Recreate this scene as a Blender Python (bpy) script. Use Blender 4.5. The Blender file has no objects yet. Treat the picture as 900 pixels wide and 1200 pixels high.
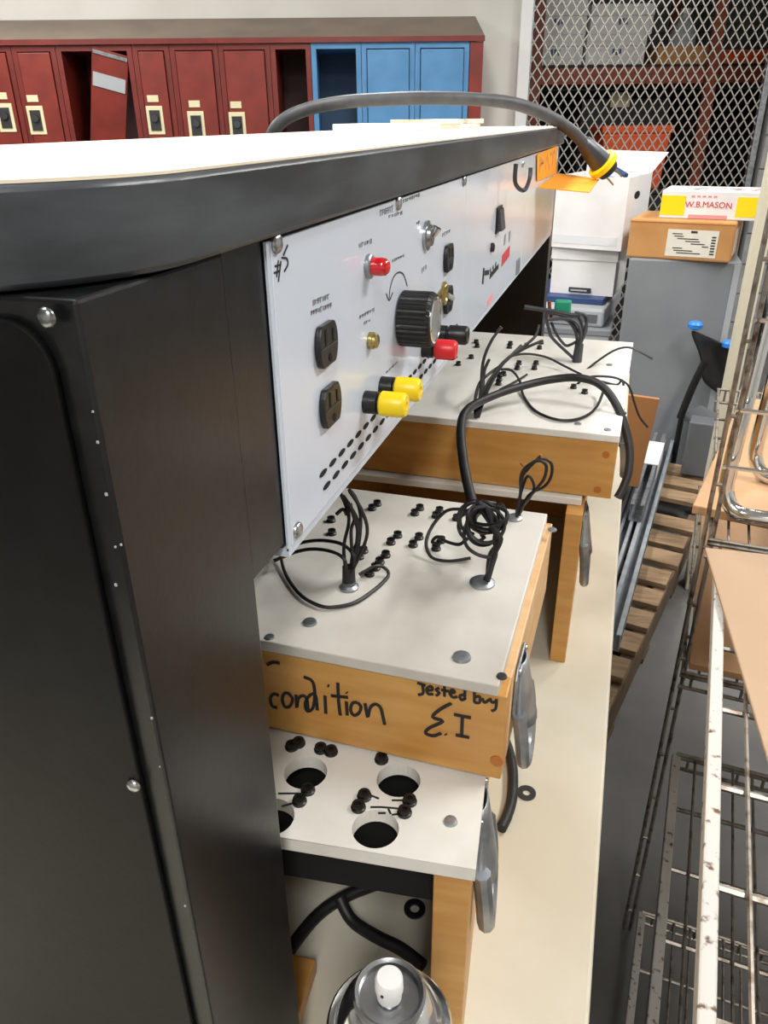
import bpy, bmesh, math, random
from mathutils import Vector, Matrix
random.seed(7)
SC = bpy.context.scene
COL = SC.collection

# ------------------------------------------------------------------ camera
FPX = 900.0
EYE = Vector((0, 0, 1.55))
def _basis(vd=(757, 137), vv=(470, 2363)):
    d = Vector((vd[0]-450, vd[1]-600, FPX)).normalized()
    v = Vector((vv[0]-450, vv[1]-600, FPX)); v -= v.dot(d)*d; v.normalize()
    return v.cross(d), d, -v                      # world x, y, z in (right, down, forward)
AX, AY, AZ = _basis()
cam = bpy.data.cameras.new('camera'); cam.sensor_fit = 'VERTICAL'; cam.sensor_height = 36
cam.lens = 36*FPX/1200; cam.clip_start = .01; cam.clip_end = 60
camo = bpy.data.objects.new('camera', cam); COL.objects.link(camo)
right = Vector((AX[0], AY[0], AZ[0])); down = Vector((AX[1], AY[1], AZ[1])); fwd = Vector((AX[2], AY[2], AZ[2]))
mw = Matrix((right, -down, -fwd)).transposed().to_4x4(); mw.translation = EYE
camo.matrix_world = mw
SC.camera = camo
def ray(px, py):
    r = Vector((px-450, py-600, FPX)); return Vector((r.dot(AX), r.dot(AY), r.dot(AZ)))
def atx(px, py, x): r = ray(px, py); return EYE + r*(x/r.x)
def aty(px, py, y): r = ray(px, py); return EYE + r*(y/r.y)
def atz(px, py, z): r = ray(px, py); return EYE + r*((z-EYE.z)/r.z)
def atp(px, py, p, n):
    r = ray(px, py); n = Vector(n); return EYE + r*((Vector(p)-EYE).dot(n)/r.dot(n))

# ------------------------------------------------------------------ world, light, exposure
w = bpy.data.worlds.new('world'); SC.world = w; w.use_nodes = True
w.node_tree.nodes['Background'].inputs[0].default_value = (.9, .95, 1, 1)
w.node_tree.nodes['Background'].inputs[1].default_value = .25
SC.view_settings.view_transform = 'Standard'; SC.view_settings.look = 'None'
SC.view_settings.gamma = 1; SC.view_settings.use_curve_mapping = False
SC.view_settings.exposure = 0.12
LAMP_W = 46
LAMPS = [(-.9, .6), (-.9, 3.0), (1.3, 1.4), (1.3, 3.9), (-3.2, 1.2), (-3.2, 3.0), (.4, -1.4)]
CEIL = 3.1

# ------------------------------------------------------------------ materials
def lin(c):
    if isinstance(c, str): c = tuple(int(c[i:i+2], 16)/255 for i in (0, 2, 4))
    return tuple(v/12.92 if v <= .04045 else ((v+.055)/1.055)**2.4 for v in c) + (1,)
M = {}
def mat(name, c, rough=.5, metal=0, c2=None, scale=8, stretch=(1, 1, 1), lo=.4, hi=.65, bump=0, bscale=60, coat=0, emit=0, detail=4, trans=0, spec=.5):
    m = bpy.data.materials.new(name); m.use_nodes = True; M[name] = m
    nt = m.node_tree; b = nt.nodes['Principled BSDF']
    b.inputs['Base Color'].default_value = lin(c); b.inputs['Roughness'].default_value = rough
    b.inputs['Metallic'].default_value = metal; b.inputs['Coat Weight'].default_value = coat
    b.inputs['Transmission Weight'].default_value = trans; b.inputs['Specular IOR Level'].default_value = spec
    if emit: b.inputs['Emission Color'].default_value = lin(c); b.inputs['Emission Strength'].default_value = emit
    if c2 or bump:
        tc = nt.nodes.new('ShaderNodeTexCoord'); mp = nt.nodes.new('ShaderNodeMapping'); mp.inputs['Scale'].default_value = stretch
        nt.links.new(tc.outputs['Object'], mp.inputs['Vector'])
    if c2:
        n = nt.nodes.new('ShaderNodeTexNoise'); n.inputs['Scale'].default_value = scale; n.inputs['Detail'].default_value = detail
        r = nt.nodes.new('ShaderNodeValToRGB'); r.color_ramp.elements[0].position = lo; r.color_ramp.elements[1].position = hi
        r.color_ramp.elements[0].color = lin(c); r.color_ramp.elements[1].color = lin(c2)
        nt.links.new(mp.outputs[0], n.inputs['Vector']); nt.links.new(n.outputs['Fac'], r.inputs[0]); nt.links.new(r.outputs[0], b.inputs['Base Color'])
    if bump:
        n2 = nt.nodes.new('ShaderNodeTexNoise'); n2.inputs['Scale'].default_value = bscale; n2.inputs['Detail'].default_value = 3
        bp = nt.nodes.new('ShaderNodeBump'); bp.inputs['Strength'].default_value = bump; bp.inputs['Distance'].default_value = .002
        nt.links.new(mp.outputs[0], n2.inputs['Vector']); nt.links.new(n2.outputs['Fac'], bp.inputs['Height']); nt.links.new(bp.outputs[0], b.inputs['Normal'])
    return m
mat('black_laminate', '101112', .3, c2='18191b', scale=90, bump=.04, bscale=260, spec=.4)
mat('black_panel', '060607', .5, c2='0c0d0e', scale=60, bump=.06, bscale=200, spec=.2)
mat('edge_band', '2e3135', .33, c2='4a4e54', scale=16, stretch=(1, .4, 2), bump=.1, bscale=120)
mat('top_laminate', 'f3e6d2', .45, c2='efe0c8', scale=6)
mat('cream_worktop', 'd6d0bf', .42, c2='cac2ae', scale=5, bump=.05, bscale=90)
mat('cream_edge', 'cfc29d', .5)
mat('white_panel', 'd0d8e6', .16, c2='ccd4e2', scale=3)
mat('panel_edge', 'c3ccd8', .4)
mat('wood', 'cc9a55', .4, c2='bb8340', scale=7, stretch=(1.5, 6, 9), lo=.35, hi=.7, detail=6, bump=.05, bscale=30)
mat('wood_lit', 'dfb98c', .5, c2='d2a672', scale=9, stretch=(2, 5, 9))  # paler copy of the wood, brightness of the lit side put into the colour
mat('wood_plug', 'b06a2c', .5)
mat('white_lid', 'e6e3dc', .5, c2='cfcac0', scale=14, lo=.45, hi=.8, detail=8, bump=.06, bscale=80)
mat('white_lid_worn', 'dedad2', .55, c2='a59e92', scale=7, lo=.42, hi=.85, detail=8, bump=.08, bscale=80)
mat('steel', 'b9bbbd', .28, 1, c2='8d9094', scale=30)
mat('galvanised', 'a9adb1', .42, .85, c2='8a8f95', scale=40, bump=.05)
mat('chrome', 'd8dadc', .12, 1)
mat('dark_steel', '55565a', .4, .9)
mat('black_plastic', '111112', .38)
mat('black_rubber', '161617', .5, c2='202022', scale=60)
mat('grey_rubber', '45464a', .5, c2='3a3b3f', scale=40)
mat('yellow_plastic', 'f5d313', .35)
mat('red_plastic', 'd81f2a', .35)
mat('red_lens', 'c8141c', .12, coat=.5)
mat('brass', 'a99a66', .3, .9)
mat('ink', '1b1b1d', .6)
mat('grey_ink', '8b8d94', .6)
mat('red_ink', 'c43a40', .6)
mat('pink_ink', 'e58f96', .6)
mat('blue_ink', '6fa0d8', .6)
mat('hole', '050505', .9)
mat('orange_card', 'f0a01c', .55, c2='e8951a', scale=8)
mat('paper', 'efece4', .7)
mat('white_card', 'e6e4e3', .6, c2='dcdad8', scale=6)
mat('mesh_wrap', 'd9dadd', .6)
mat('cardboard', 'c08d55', .7, c2='b58048', scale=6)
mat('label_paper', 'dcd6c8', .6)
mat('grey_steel', '84878b', .45, c2='7b7e83', scale=3)
mat('grey_dark', '5d6064', .5)
mat('grey_light', 'a6a9ad', .5)
mat('blue_plastic', '2f7fd8', .4)
mat('navy', '27406e', .45)
mat('green_plastic', '1f9a78', .4)
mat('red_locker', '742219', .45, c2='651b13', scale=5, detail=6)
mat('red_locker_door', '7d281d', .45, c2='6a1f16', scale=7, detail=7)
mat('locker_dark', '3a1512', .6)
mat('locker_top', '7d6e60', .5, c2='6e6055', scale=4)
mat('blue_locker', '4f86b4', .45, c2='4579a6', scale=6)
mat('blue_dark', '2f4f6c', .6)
mat('cream_plate', 'd8cfa8', .5)
mat('wall_paint', 'd6d4cd', .7, c2='cecbc3', scale=2)
mat('white_trim', 'e6e6e6', .5)
mat('block', '9b9c9c', .8, c2='8b8c8d', scale=14, bump=.4, bscale=80)
mat('mortar', '7a7a78', .9)
mat('concrete', '6d6c6a', .55, c2='5a5958', scale=4, detail=8, bump=.1)
mat('ceiling_paint', 'd8d8d4', .8)
mat('expanded', 'b5b2ab', .4, .6)
mat('rack_orange', '9a4a30', .5, c2='853c26', scale=10)
mat('orange_plastic', 'f0602c', .4)
mat('dark_metal', '2a2a2c', .6)
mat('pallet', '9a8062', .8, c2='7a6248', scale=9, stretch=(1, 6, 6), detail=7, bump=.2)
mat('pallet_dark', '6a5540', .8, c2='52402f', scale=9)
mat('tan_board', 'b58f6a', .6, c2='ad865f', scale=4)
mat('masonite', 'a1866c', .62, c2='9a7f64', scale=3)
mat('brown_board', 'ad7848', .5)
mat('rust_wire', '9a938a', .38, .8, c2='54412f', scale=60, lo=.48, hi=.72)
mat('rusty_white', 'b9b6b0', .5, .2, c2='5e4330', scale=95, lo=.58, hi=.68, detail=8)
mat('strut', 'aab1b8', .4, .3, c2='969ea7', scale=20)
mat('cream_post', 'cfc8b2', .5)
mat('lamp_white', 'f4f4f2', .5)
mat('tube_glow', 'ffffff', .5, emit=6)
mat('copper', 'b5613a', .35, .8)

# ------------------------------------------------------------------ mesh helpers
class MB:
    def __init__(s, T=None): s.v = []; s.f = []; s.T = T or Matrix()
    def add(s, vs, fs):
        k = len(s.v); s.v += [s.T @ Vector(p) for p in vs]; s.f += [tuple(i+k for i in f) for f in fs]; return s
    def box(s, a, b):
        x0, y0, z0 = a; x1, y1, z1 = b
        return s.add([(x0,y0,z0),(x1,y0,z0),(x1,y1,z0),(x0,y1,z0),(x0,y0,z1),(x1,y0,z1),(x1,y1,z1),(x0,y1,z1)],
                     [(0,3,2,1),(4,5,6,7),(0,1,5,4),(1,2,6,5),(2,3,7,6),(3,0,4,7)])
    def hexa(s, p): # 8 points bottom 4, top 4
        return s.add(p, [(0,3,2,1),(4,5,6,7),(0,1,5,4),(1,2,6,5),(2,3,7,6),(3,0,4,7)])
    def prism(s, poly, ext):
        ext = Vector(ext); n = len(poly); P = [Vector(p) for p in poly]
        return s.add(P + [p+ext for p in P], [tuple(range(n))[::-1], tuple(range(n, 2*n))] + [(i, (i+1) % n, (i+1) % n+n, i+n) for i in range(n)])
    def lathe(s, o, axis, prof, n=20, ref=None):
        o = Vector(o); a = Vector(axis).normalized()
        u = a.orthogonal().normalized() if ref is None else Vector(ref).normalized(); w_ = a.cross(u)
        vs = []; fs = []
        for (r, t) in prof:
            for k in range(n):
                q = 2*math.pi*k/n; vs.append(o + a*t + (u*math.cos(q)+w_*math.sin(q))*r)
        for i in range(len(prof)-1):
            for k in range(n): fs.append((i*n+k, i*n+(k+1) % n, (i+1)*n+(k+1) % n, (i+1)*n+k))
        fs.append(tuple(range(n))[::-1]); fs.append(tuple(range((len(prof)-1)*n, len(prof)*n)))
        return s.add(vs, fs)
    def cyl(s, p0, p1, r, n=12, r2=None):
        p0 = Vector(p0); d = Vector(p1)-p0
        return s.lathe(p0, d, [(r, 0), (r if r2 is None else r2, d.length)], n)
    def tube(s, pts, r, n=7, sub=6, closed=False):
        P = spline(pts, sub, closed); m = len(P)
        vs = []; fs = []; up = None
        for i in range(m):
            t = (P[(i+1) % m]-P[i-1]) if closed else (P[min(i+1, m-1)]-P[max(i-1, 0)])
            t.normalize()
            if up is None: up = t.orthogonal().normalized()
            up = (up - up.dot(t)*t)
            if up.length < 1e-6: up = t.orthogonal()
            up.normalize(); b = t.cross(up)
            for k in range(n):
                q = 2*math.pi*k/n; vs.append(P[i] + (up*math.cos(q)+b*math.sin(q))*r)
        for i in range(m if closed else m-1):
            j = (i+1) % m
            for k in range(n): fs.append((i*n+k, i*n+(k+1) % n, j*n+(k+1) % n, j*n+k))
        if not closed: fs.append(tuple(range(n))[::-1]); fs.append(tuple(range((m-1)*n, m*n)))
        return s.add(vs, fs)
    def build(s, name, m, parent=None, smooth=False, bev=0, seg=2, kind=None):
        base = wloc(parent) if parent else Vector((0, 0, 0))
        if parent is None and s.v:      # origin at the base of the thing
            lo = Vector([min(v[i] for v in s.v) for i in range(3)]); hi = Vector([max(v[i] for v in s.v) for i in range(3)])
            base = Vector(((lo.x+hi.x)/2, (lo.y+hi.y)/2, lo.z))
        me = bpy.data.meshes.new(name); me.from_pydata([tuple(v-base) for v in s.v], [], s.f)
        bm = bmesh.new(); bm.from_mesh(me); bmesh.ops.recalc_face_normals(bm, faces=bm.faces); bm.to_mesh(me); bm.free()
        me.materials.append(M[m]); o = bpy.data.objects.new(name, me); COL.objects.link(o)
        if parent: o.parent = parent
        else: o.location = base
        if smooth:
            for p in me.polygons: p.use_smooth = True
            if hasattr(me, 'set_sharp_from_angle'): me.set_sharp_from_angle(angle=math.radians(38))
        if bev:
            b = o.modifiers.new('bevel', 'BEVEL'); b.width = bev; b.segments = seg; b.limit_method = 'ANGLE'
        if kind: o['kind'] = kind
        return o
def spline(pts, sub=6, closed=False):
    P = [Vector(p) for p in pts]; n = len(P)
    if sub <= 1 or n < 3: return P
    out = []
    for i in range(n if closed else n-1):
        if closed: a, b, c, d = P[i-1], P[i], P[(i+1) % n], P[(i+2) % n]
        else: a, b, c, d = P[max(i-1, 0)], P[i], P[i+1], P[min(i+2, n-1)]
        for k in range(sub):
            t = k/sub
            out.append(.5*((2*b)+(c-a)*t+(2*a-5*b+4*c-d)*t*t+(3*b-a-3*c+d)*t**3))
    if not closed: out.append(P[-1])
    return out
def wloc(o):
    v = Vector((0, 0, 0))
    while o: v += o.location; o = o.parent
    return v
def thing(name, label, cat, loc, group=None):
    o = bpy.data.objects.new(name, None); COL.objects.link(o); o.location = loc; o.empty_display_size = .05
    return tag(o, label, cat, group)
def tag(o, label, cat, group=None, kind=None):
    o['label'] = label; o['category'] = cat
    if group: o['group'] = group
    if kind: o['kind'] = kind
    return o
def struct(o, label=None, cat=None):
    o['kind'] = 'structure'
    if label: o['label'] = label; o['category'] = cat
    return o
def frame(o, xdir, zdir=(0, 0, 1)):   # matrix with local x along xdir, z up
    x = Vector(xdir).normalized(); z = Vector(zdir); y = z.cross(x).normalized(); z = x.cross(y)
    m = Matrix((x, y, z)).transposed().to_4x4(); m.translation = Vector(o); return m
def yawm(o, deg): a = math.radians(deg); return frame(o, (math.cos(a), math.sin(a), 0))
def ribbon(mb, pts, wd, nrm, th=.0006, sub=4):  # flat ink stroke lying on a face
    P = spline(pts, sub); n = Vector(nrm).normalized(); vs = []; fs = []
    for i, p in enumerate(P):
        t = (P[min(i+1, len(P)-1)]-P[max(i-1, 0)]); s_ = n.cross(t)
        s_ = s_.normalized()*wd/2 if s_.length > 0 else Vector((wd/2, 0, 0))
        vs += [p-s_, p+s_, p+s_+n*th, p-s_+n*th]
    for i in range(len(P)-1):
        a = 4*i; b = a+4
        for k in range(4): fs.append((a+k, a+(k+1) % 4, b+(k+1) % 4, b+k))
    fs += [(0, 1, 2, 3), tuple(len(vs)-4+k for k in (3, 2, 1, 0))]
    mb.add(vs, fs)
def textmesh(txt, size):
    c = bpy.data.curves.new('lettering', 'FONT'); c.body = txt; c.size = size; c.extrude = .0008; c.align_x = 'CENTER'; c.align_y = 'CENTER'; c.resolution_u = 3
    o = bpy.data.objects.new('lettering', c); me = bpy.data.meshes.new_from_object(o)
    bpy.data.objects.remove(o); return me

# ------------------------------------------------------------------ room
F = (-5.6, 3.2, -2.6, 9.0)
o = MB().box((F[0], F[2], -.1), (F[1], F[3], 0)).build('floor', 'concrete'); struct(o, 'grey concrete floor', 'floor')
o = MB().box((F[0], F[2], CEIL), (F[1], F[3], CEIL+.1)).build('ceiling', 'ceiling_paint'); struct(o, 'off-white ceiling', 'ceiling')
# the locker run and the wall behind it share one direction
ZL = 1.98
LR = atz(551, 40, ZL); LL = atz(0, 45, ZL)
LR.z = LL.z = 0
U = (LR-LL).normalized(); V = Vector((-U.y, U.x, 0))       # along the row to the right, and back into the wall
def lk(px, py, back=0.0): return atp(px, py, LR+V*back, V)
def uof(px, py=100): return (lk(px, py)-LL).dot(U)
LT = Matrix((U, V, Vector((0, 0, 1)))).transposed().to_4x4(); LT.translation = LL
LEN = (LR-LL).length
wall_u = (lk(606, 60, .46)-LL).dot(U)
o = MB(LT).box((-2.6, .46, 0), (wall_u, .6, CEIL)).build('wall_back', 'wall_paint'); struct(o, 'white painted wall behind the lockers', 'wall')
o = MB(LT).box((wall_u, .40, 0), (wall_u+.075, .62, CEIL)).build('trim_1', 'white_trim', bev=.006); struct(o, 'white painted post at the end of the wall', 'trim')
struct(MB().box((F[0]-.1, F[2], 0), (F[0], F[3], CEIL)).build('wall_left', 'wall_paint'), 'white side wall', 'wall')
struct(MB().box((F[1], F[2], 0), (F[1]+.1, F[3], CEIL)).build('wall_right', 'wall_paint'), 'white side wall by the shelving', 'wall')
struct(MB().box((F[0], F[2]-.1, 0), (F[1], F[2], CEIL)).build('wall_front', 'wall_paint'), 'white wall opposite the lockers', 'wall')
sb = MB().box((F[0], F[3], 0), (F[1], F[3]+.1, CEIL)).build('wall_storage', 'mortar'); struct(sb, 'grey block wall behind the mesh partition', 'wall')
blk = None
for r in range(15):
    for c in range(9):
        x = -1.9 + c*.405 + (.2 if r % 2 else 0)
        bo = MB().box((x, F[3]-.012, r*.205+.005), (x+.395, F[3]-.0005, r*.205+.2)).build('block', 'block', sb)

# ------------------------------------------------------------------ ceiling lights
for i, (x, y) in enumerate(LAMPS):
    t = thing('fluorescent_light', 'white fluorescent ceiling fixture with two tubes', 'ceiling light', (x, y, CEIL-.08), 'fluorescent ceiling lights')
    MB().prism([(x-.16, y-.62, CEIL-.03), (x-.1, y-.62, CEIL), (x+.1, y-.62, CEIL), (x+.16, y-.62, CEIL-.03)], (0, 1.24, 0)).build('housing', 'lamp_white', t)
    for s_ in (-.07, .07): MB().cyl((x+s_, y-.6, CEIL-.055), (x+s_, y+.6, CEIL-.055), .016).build('tube', 'tube_glow', t, smooth=True)
    L = bpy.data.lights.new('tube_light', 'AREA'); L.shape = 'RECTANGLE'; L.size = .3; L.size_y = 1.2; L.energy = LAMP_W; L.color = (1, .985, .955)
    lo = bpy.data.objects.new('tube_light', L); COL.objects.link(lo); lo.parent = t; lo.location = (0, 0, -.01)

# ------------------------------------------------------------------ lockers
def locker(px0, px1, colour, state, plate_px=None, label='', dark=None):
    u0, u1 = uof(px0), uof(px1)
    t = thing('locker', label, 'locker', LT @ Vector(((u0+u1)/2, 0, 0)), 'row of school lockers')
    fm, dm = ('red_locker', 'red_locker_door') if colour == 'red' else ('blue_locker', 'blue_locker')
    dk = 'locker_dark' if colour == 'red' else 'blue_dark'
    zt = ZL-.015; e = .03
    b = MB(LT); g = .0015
    b.box((u0+g, .0, .1), (u0+e, .45, zt)).box((u1-e, 0, .1), (u1-g, .45, zt)).box((u0+e, 0, zt-.05), (u1-e, .45, zt)).box((u0+e, 0, .1), (u1-e, .45, .16))
    b.build('carcass', fm, t)
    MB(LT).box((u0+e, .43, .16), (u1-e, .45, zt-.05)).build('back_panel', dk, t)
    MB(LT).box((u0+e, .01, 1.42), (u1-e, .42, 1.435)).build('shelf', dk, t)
    if state == 'closed':
        d = MB(LT).box((u0+e+.004, -.012, .165), (u1-e-.004, .006, zt-.056)).build('door', dm, t, bev=.004)
        if plate_px:
            c = LT.inverted() @ lk(*plate_px); wd, hh = .048, .075
            p = MB(LT).box((c.x-wd, -.017, c.z-hh), (c.x+wd, -.0125, c.z+hh)).build('lock_plate', 'cream_plate', d, bev=.003)
            MB(LT).box((c.x-wd*.62, -.022, c.z-hh*.72), (c.x+wd*.62, -.0172, c.z+hh*.7)).build('recess', 'dark_metal', d)
            MB(LT).lathe((c.x, -.0222, c.z+.01), (0, -1, 0), [(.022, 0), (.02, .012)], 14).build('dial', 'dark_steel', d, smooth=True)
            MB(LT).box((c.x-.032, -.0165, c.z+hh+.02), (c.x+.032, -.0125, c.z+hh+.055)).build('number_tag', 'cream_plate', d)
    elif state == 'hinge':   # broken door standing inside the opening
        a, bb, c, dd = [LT.inverted() @ lk(*p) for p in ((108, 54), (150, 66), (147, 170), (104, 165))]
        nz = lambda p, z: (p.x, .05, z)
        zd = 1.4355; k0 = (a.x-dd.x)/(a.z-dd.z); lx, rx = a.x-k0*(a.z-zd), bb.x-k0*(bb.z-zd)
        d = MB(LT).hexa([(lx, .03, zd), (rx, .05, zd), (rx, .065, zd), (lx, .045, zd), (a.x, -.01, a.z), (bb.x, .01, bb.z), (bb.x, .025, bb.z), (a.x, .005, a.z)]).build('door', 'red_locker_door', t, bev=.003)
        ax, bx = Vector((a.x, -.010, a.z)), Vector((bb.x, .010, bb.z))
        n = (bx-ax).cross(Vector((0, 0, 1))).normalized()
        for (z0, z1, mm, nm, f0, f1) in ((.012, .03, 'galvanised', 'top_strip', .03, .97), (.12, .19, 'grey_light', 'louvre_strip', .05, .95), (.47, .52, 'cream_plate', 'number_tag', .4, .9)):
            sh = lambda zz_: Vector((-k0*zz_, .04*zz_/(a.z-zd), 0)); p0 = ax.lerp(bx, f0); p1 = ax.lerp(bx, f1)
            lo0, lo1, hi0, hi1 = p0+sh(z1)-Vector((0, 0, z1)), p1+sh(z1)-Vector((0, 0, z1)), p0+sh(z0)-Vector((0, 0, z0)), p1+sh(z0)-Vector((0, 0, z0))
            MB(LT).hexa([lo0+n*.006, lo1+n*.006, lo1, lo0, hi0+n*.006, hi1+n*.006, hi1, hi0]).build(nm, mm, d)
    return t
locker(-30, 21, 'red', 'closed', (8, 138), 'red locker at the outer end of the row with a cream lock plate')
locker(21, 72, 'red', 'closed', (44, 141), 'red closed locker beside the locker with the loose door')
locker(72, 160, 'red', 'hinge', None, 'wide red locker standing open with a loose door inside it')
locker(160, 203, 'red', 'closed', (183, 141), 'red closed locker with lock plate on the other side of the loose-door locker')
locker(203, 259, 'red', 'closed', (231, 147), 'scuffed red closed locker between two red closed lockers')
locker(259, 319, 'red', 'closed', (279, 148), 'red closed locker beside the empty red locker')
locker(319, 366, 'red', 'open', None, 'red locker without a door beside the blue lockers')
locker(366, 424, 'blue', 'open', None, 'blue locker without a door, empty and dark inside')
locker(424, 486, 'blue', 'closed', None, 'blue closed locker between the open blue locker and another blue one')
locker(486, 549, 'blue', 'closed', None, 'blue closed locker at the end of the row by the white wall')
# sloping hood over the row: built as one sheet-metal top
t = thing('sheet_metal_hood', 'long brown sloping sheet metal hood over the locker row', 'hood', LT @ Vector((LEN/2, .2, ZL)))
u0, u1 = uof(-30), (lk(568, 40)-LL).dot(U); zb = .13
MB(LT).add([(u0, -.015, ZL-.01), (u1, -.015, ZL-.01), (u1, .45, ZL-.01), (u0, .45, ZL-.01), (u0+.05, .44, ZL+zb), (u1, .44, ZL+zb)],
           [(0, 1, 5, 4), (1, 2, 5), (0, 4, 3), (2, 3, 4, 5), (0, 3, 2, 1)]).build('slope', 'locker_top', t)
MB(LT).box((u0, -.02, ZL-.035), (u1, -.004, ZL-.008)).build('fascia', 'red_locker', t)
t = thing('locker_end_panel', 'red filler panel closing the locker row by the white wall', 'panel', LT @ Vector((LEN+.06, .2, 0)))
MB(LT).box((uof(549)+.002, -.005, .0), (u1-.005, .45, ZL-.036)).build('filler_panel', 'red_locker_door', t)
t = thing('locker_plinth', 'dark plinth under the locker row', 'plinth', LT @ Vector((LEN/2, .2, 0)))
MB(LT).box((u0, .04, 0), (uof(549), .45, .098)).build('plinth_board', 'locker_dark', t)

# ------------------------------------------------------------------ mesh partition and what is stored behind it
MT = LT.copy()
m0 = wall_u+.08; m1 = (lk(884, 150, .5)-LL).dot(U)
t = thing('mesh_partition', 'expanded metal mesh partition with steel frame beside the white post', 'partition', LT @ Vector(((m0+m1)/2, .5, 0)))
pw, ph = .062, .09; sd = .5
mb = MB(LT); zt = 2.6; z = .04; row = 0
def strand(mb, a, b, wd=.0036, th=.003):
    a = Vector(a); b = Vector(b); s_ = Vector((0, 1, 0)).cross((b-a)).normalized()*wd; n = Vector((0, th, 0))
    mb.add([a-s_-n, a+s_-n, b+s_-n, b-s_-n, a-s_+n, a+s_+n, b+s_+n, b-s_+n], [(0, 3, 2, 1), (4, 5, 6, 7), (0, 1, 5, 4), (1, 2, 6, 5), (2, 3, 7, 6), (3, 0, 4, 7)])
while z < zt:
    u = m0
    while u < m1-pw*.5:
        strand(mb, (u, sd, z), (u+pw/2, sd, z+ph/2)); strand(mb, (u+pw/2, sd, z+ph/2), (u+pw, sd, z))
        strand(mb, (u, sd, z+ph), (u+pw/2, sd, z+ph/2)); strand(mb, (u+pw/2, sd, z+ph/2), (u+pw, sd, z+ph))
        u += pw
    z += ph
mb.build('mesh_strands', 'expanded', t, kind='stuff')
MB(LT).box((m1, sd-.02, 0), (m1+.04, sd+.02, zt)).build('frame_post', 'galvanised', t, bev=.003)
MB(LT).box((m0-.004, sd-.015, 0), (m0+.02, sd+.015, zt)).build('frame_post', 'galvanised', t, bev=.003)
MB(LT).box((m0+.02, sd-.015, zt), (m1+.04, sd+.015, zt+.04)).build('frame_rail', 'galvanised', t, bev=.003)
MB(LT).box((m0+.02, sd-.015, 0), (m1, sd+.015, .035)).build('frame_rail', 'galvanised', t, bev=.003)
o = MB(LT).box((m1+.06, .46, 0), (m1+2.6, .58, CEIL)).build('wall_end', 'mortar'); struct(o, 'grey block wall beside the mesh partition', 'wall')
for r in range(15):
    for c in range(3):
        u = m1+.06 + c*.405 - (.2 if r % 2 else 0)
        a_ = max(u+.005, m1+.062)
        MB(LT).box((a_, .447, r*.205+.005), (u+.4, .4595, r*.205+.2)).build('block', 'block', o)
# rack
RB = 1.35                                             # metres behind the locker fronts
def rk(px, py, back=RB): return LT.inverted() @ lk(px, py, back)
zs = rk(700, 78).z
t = thing('storage_rack', 'orange pallet rack with a shelf behind the mesh partition', 'rack', LT @ Vector(((m0+m1)/2, RB, 0)))
ul = rk(612, 78).x-.1; ur = rk(900, 78).x+.5
MB(LT).box((ul, RB, zs-.115), (ur, RB+.05, zs-.004)).build('beam', 'rack_orange', t, bev=.004)
MB(LT).box((ul, RB+.9, zs-.115), (ur, RB+.95, zs-.004)).build('beam', 'rack_orange', t, bev=.004)
MB(LT).box((ul, RB-.01, zs-.004), (ur, RB+.95, zs+.012)).build('deck', 'dark_metal', t)
for px in (624, 826):
    c = rk(px, 120).x
    for bk in (RB-.012, RB+.9):
        MB(LT).box((c-.04, bk-.05, 0), (c+.04, bk-.001, 2.7)).build('upright', 'rack_orange', t, bev=.004)
MB(LT).box((ul, RB+.93, .1), (ur, RB+.97, zs-.13)).build('back_sheet', 'dark_metal', t)
for z in (.12, .75): MB(LT).box((ul, RB+.02, z), (ur, RB+.9, z+.03)).build('deck', 'dark_metal', t)
def carton(px0, py0, px1, py1, z0, hgt, label, k):
    a = rk(px0, py0); b = rk(px1, py0)
    t = thing('carton', label, 'box', LT @ Vector(((a.x+b.x)/2, RB+.2, z0)), 'white cartons on the storage rack')
    MB(LT).box((a.x+.003, RB+.02, z0), (b.x-.003, RB+.42, z0+hgt*.62)).build('tray', 'white_card', t, bev=.004)
    MB(LT).box((a.x, RB+.012, z0+hgt*.62), (b.x, RB+.43, z0+hgt)).build('lid', 'white_card', t, bev=.004)
    c = (a.x+b.x)/2
    lb = MB(LT).box((c-.05, RB+.017, z0+.045), (c+.06, RB+.0195, z0+.115)).build('paper_label', 'mesh_wrap', t)
    q = MB(LT)
    for i in range(3): q.box((c-.025+i*.025, RB+.0155, z0+.06+.008*((i+k) % 2)), (c-.009+i*.025, RB+.0168, z0+.1))
    q.build('print', 'navy', lb)
h = .188
carton(616, 62, 684, 0, zs+.0125, h, 'white lidded carton at the bottom of the stack of three on the orange rack', 0)
carton(618, 38, 688, 0, zs+.0135+h, h, 'white lidded carton in the middle of the stack of three on the orange rack', 1)
carton(620, 12, 690, 0, zs+.0145+2*h, h, 'white lidded carton on top of the stack of three on the orange rack', 2)
carton(687, 62, 757, 0, zs+.0125, h, 'white lidded carton below another in the stack of two on the orange rack', 3)
carton(692, 34, 766, 0, zs+.0135+h, h, 'white lidded carton on top of the stack of two on the orange rack', 4)
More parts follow.
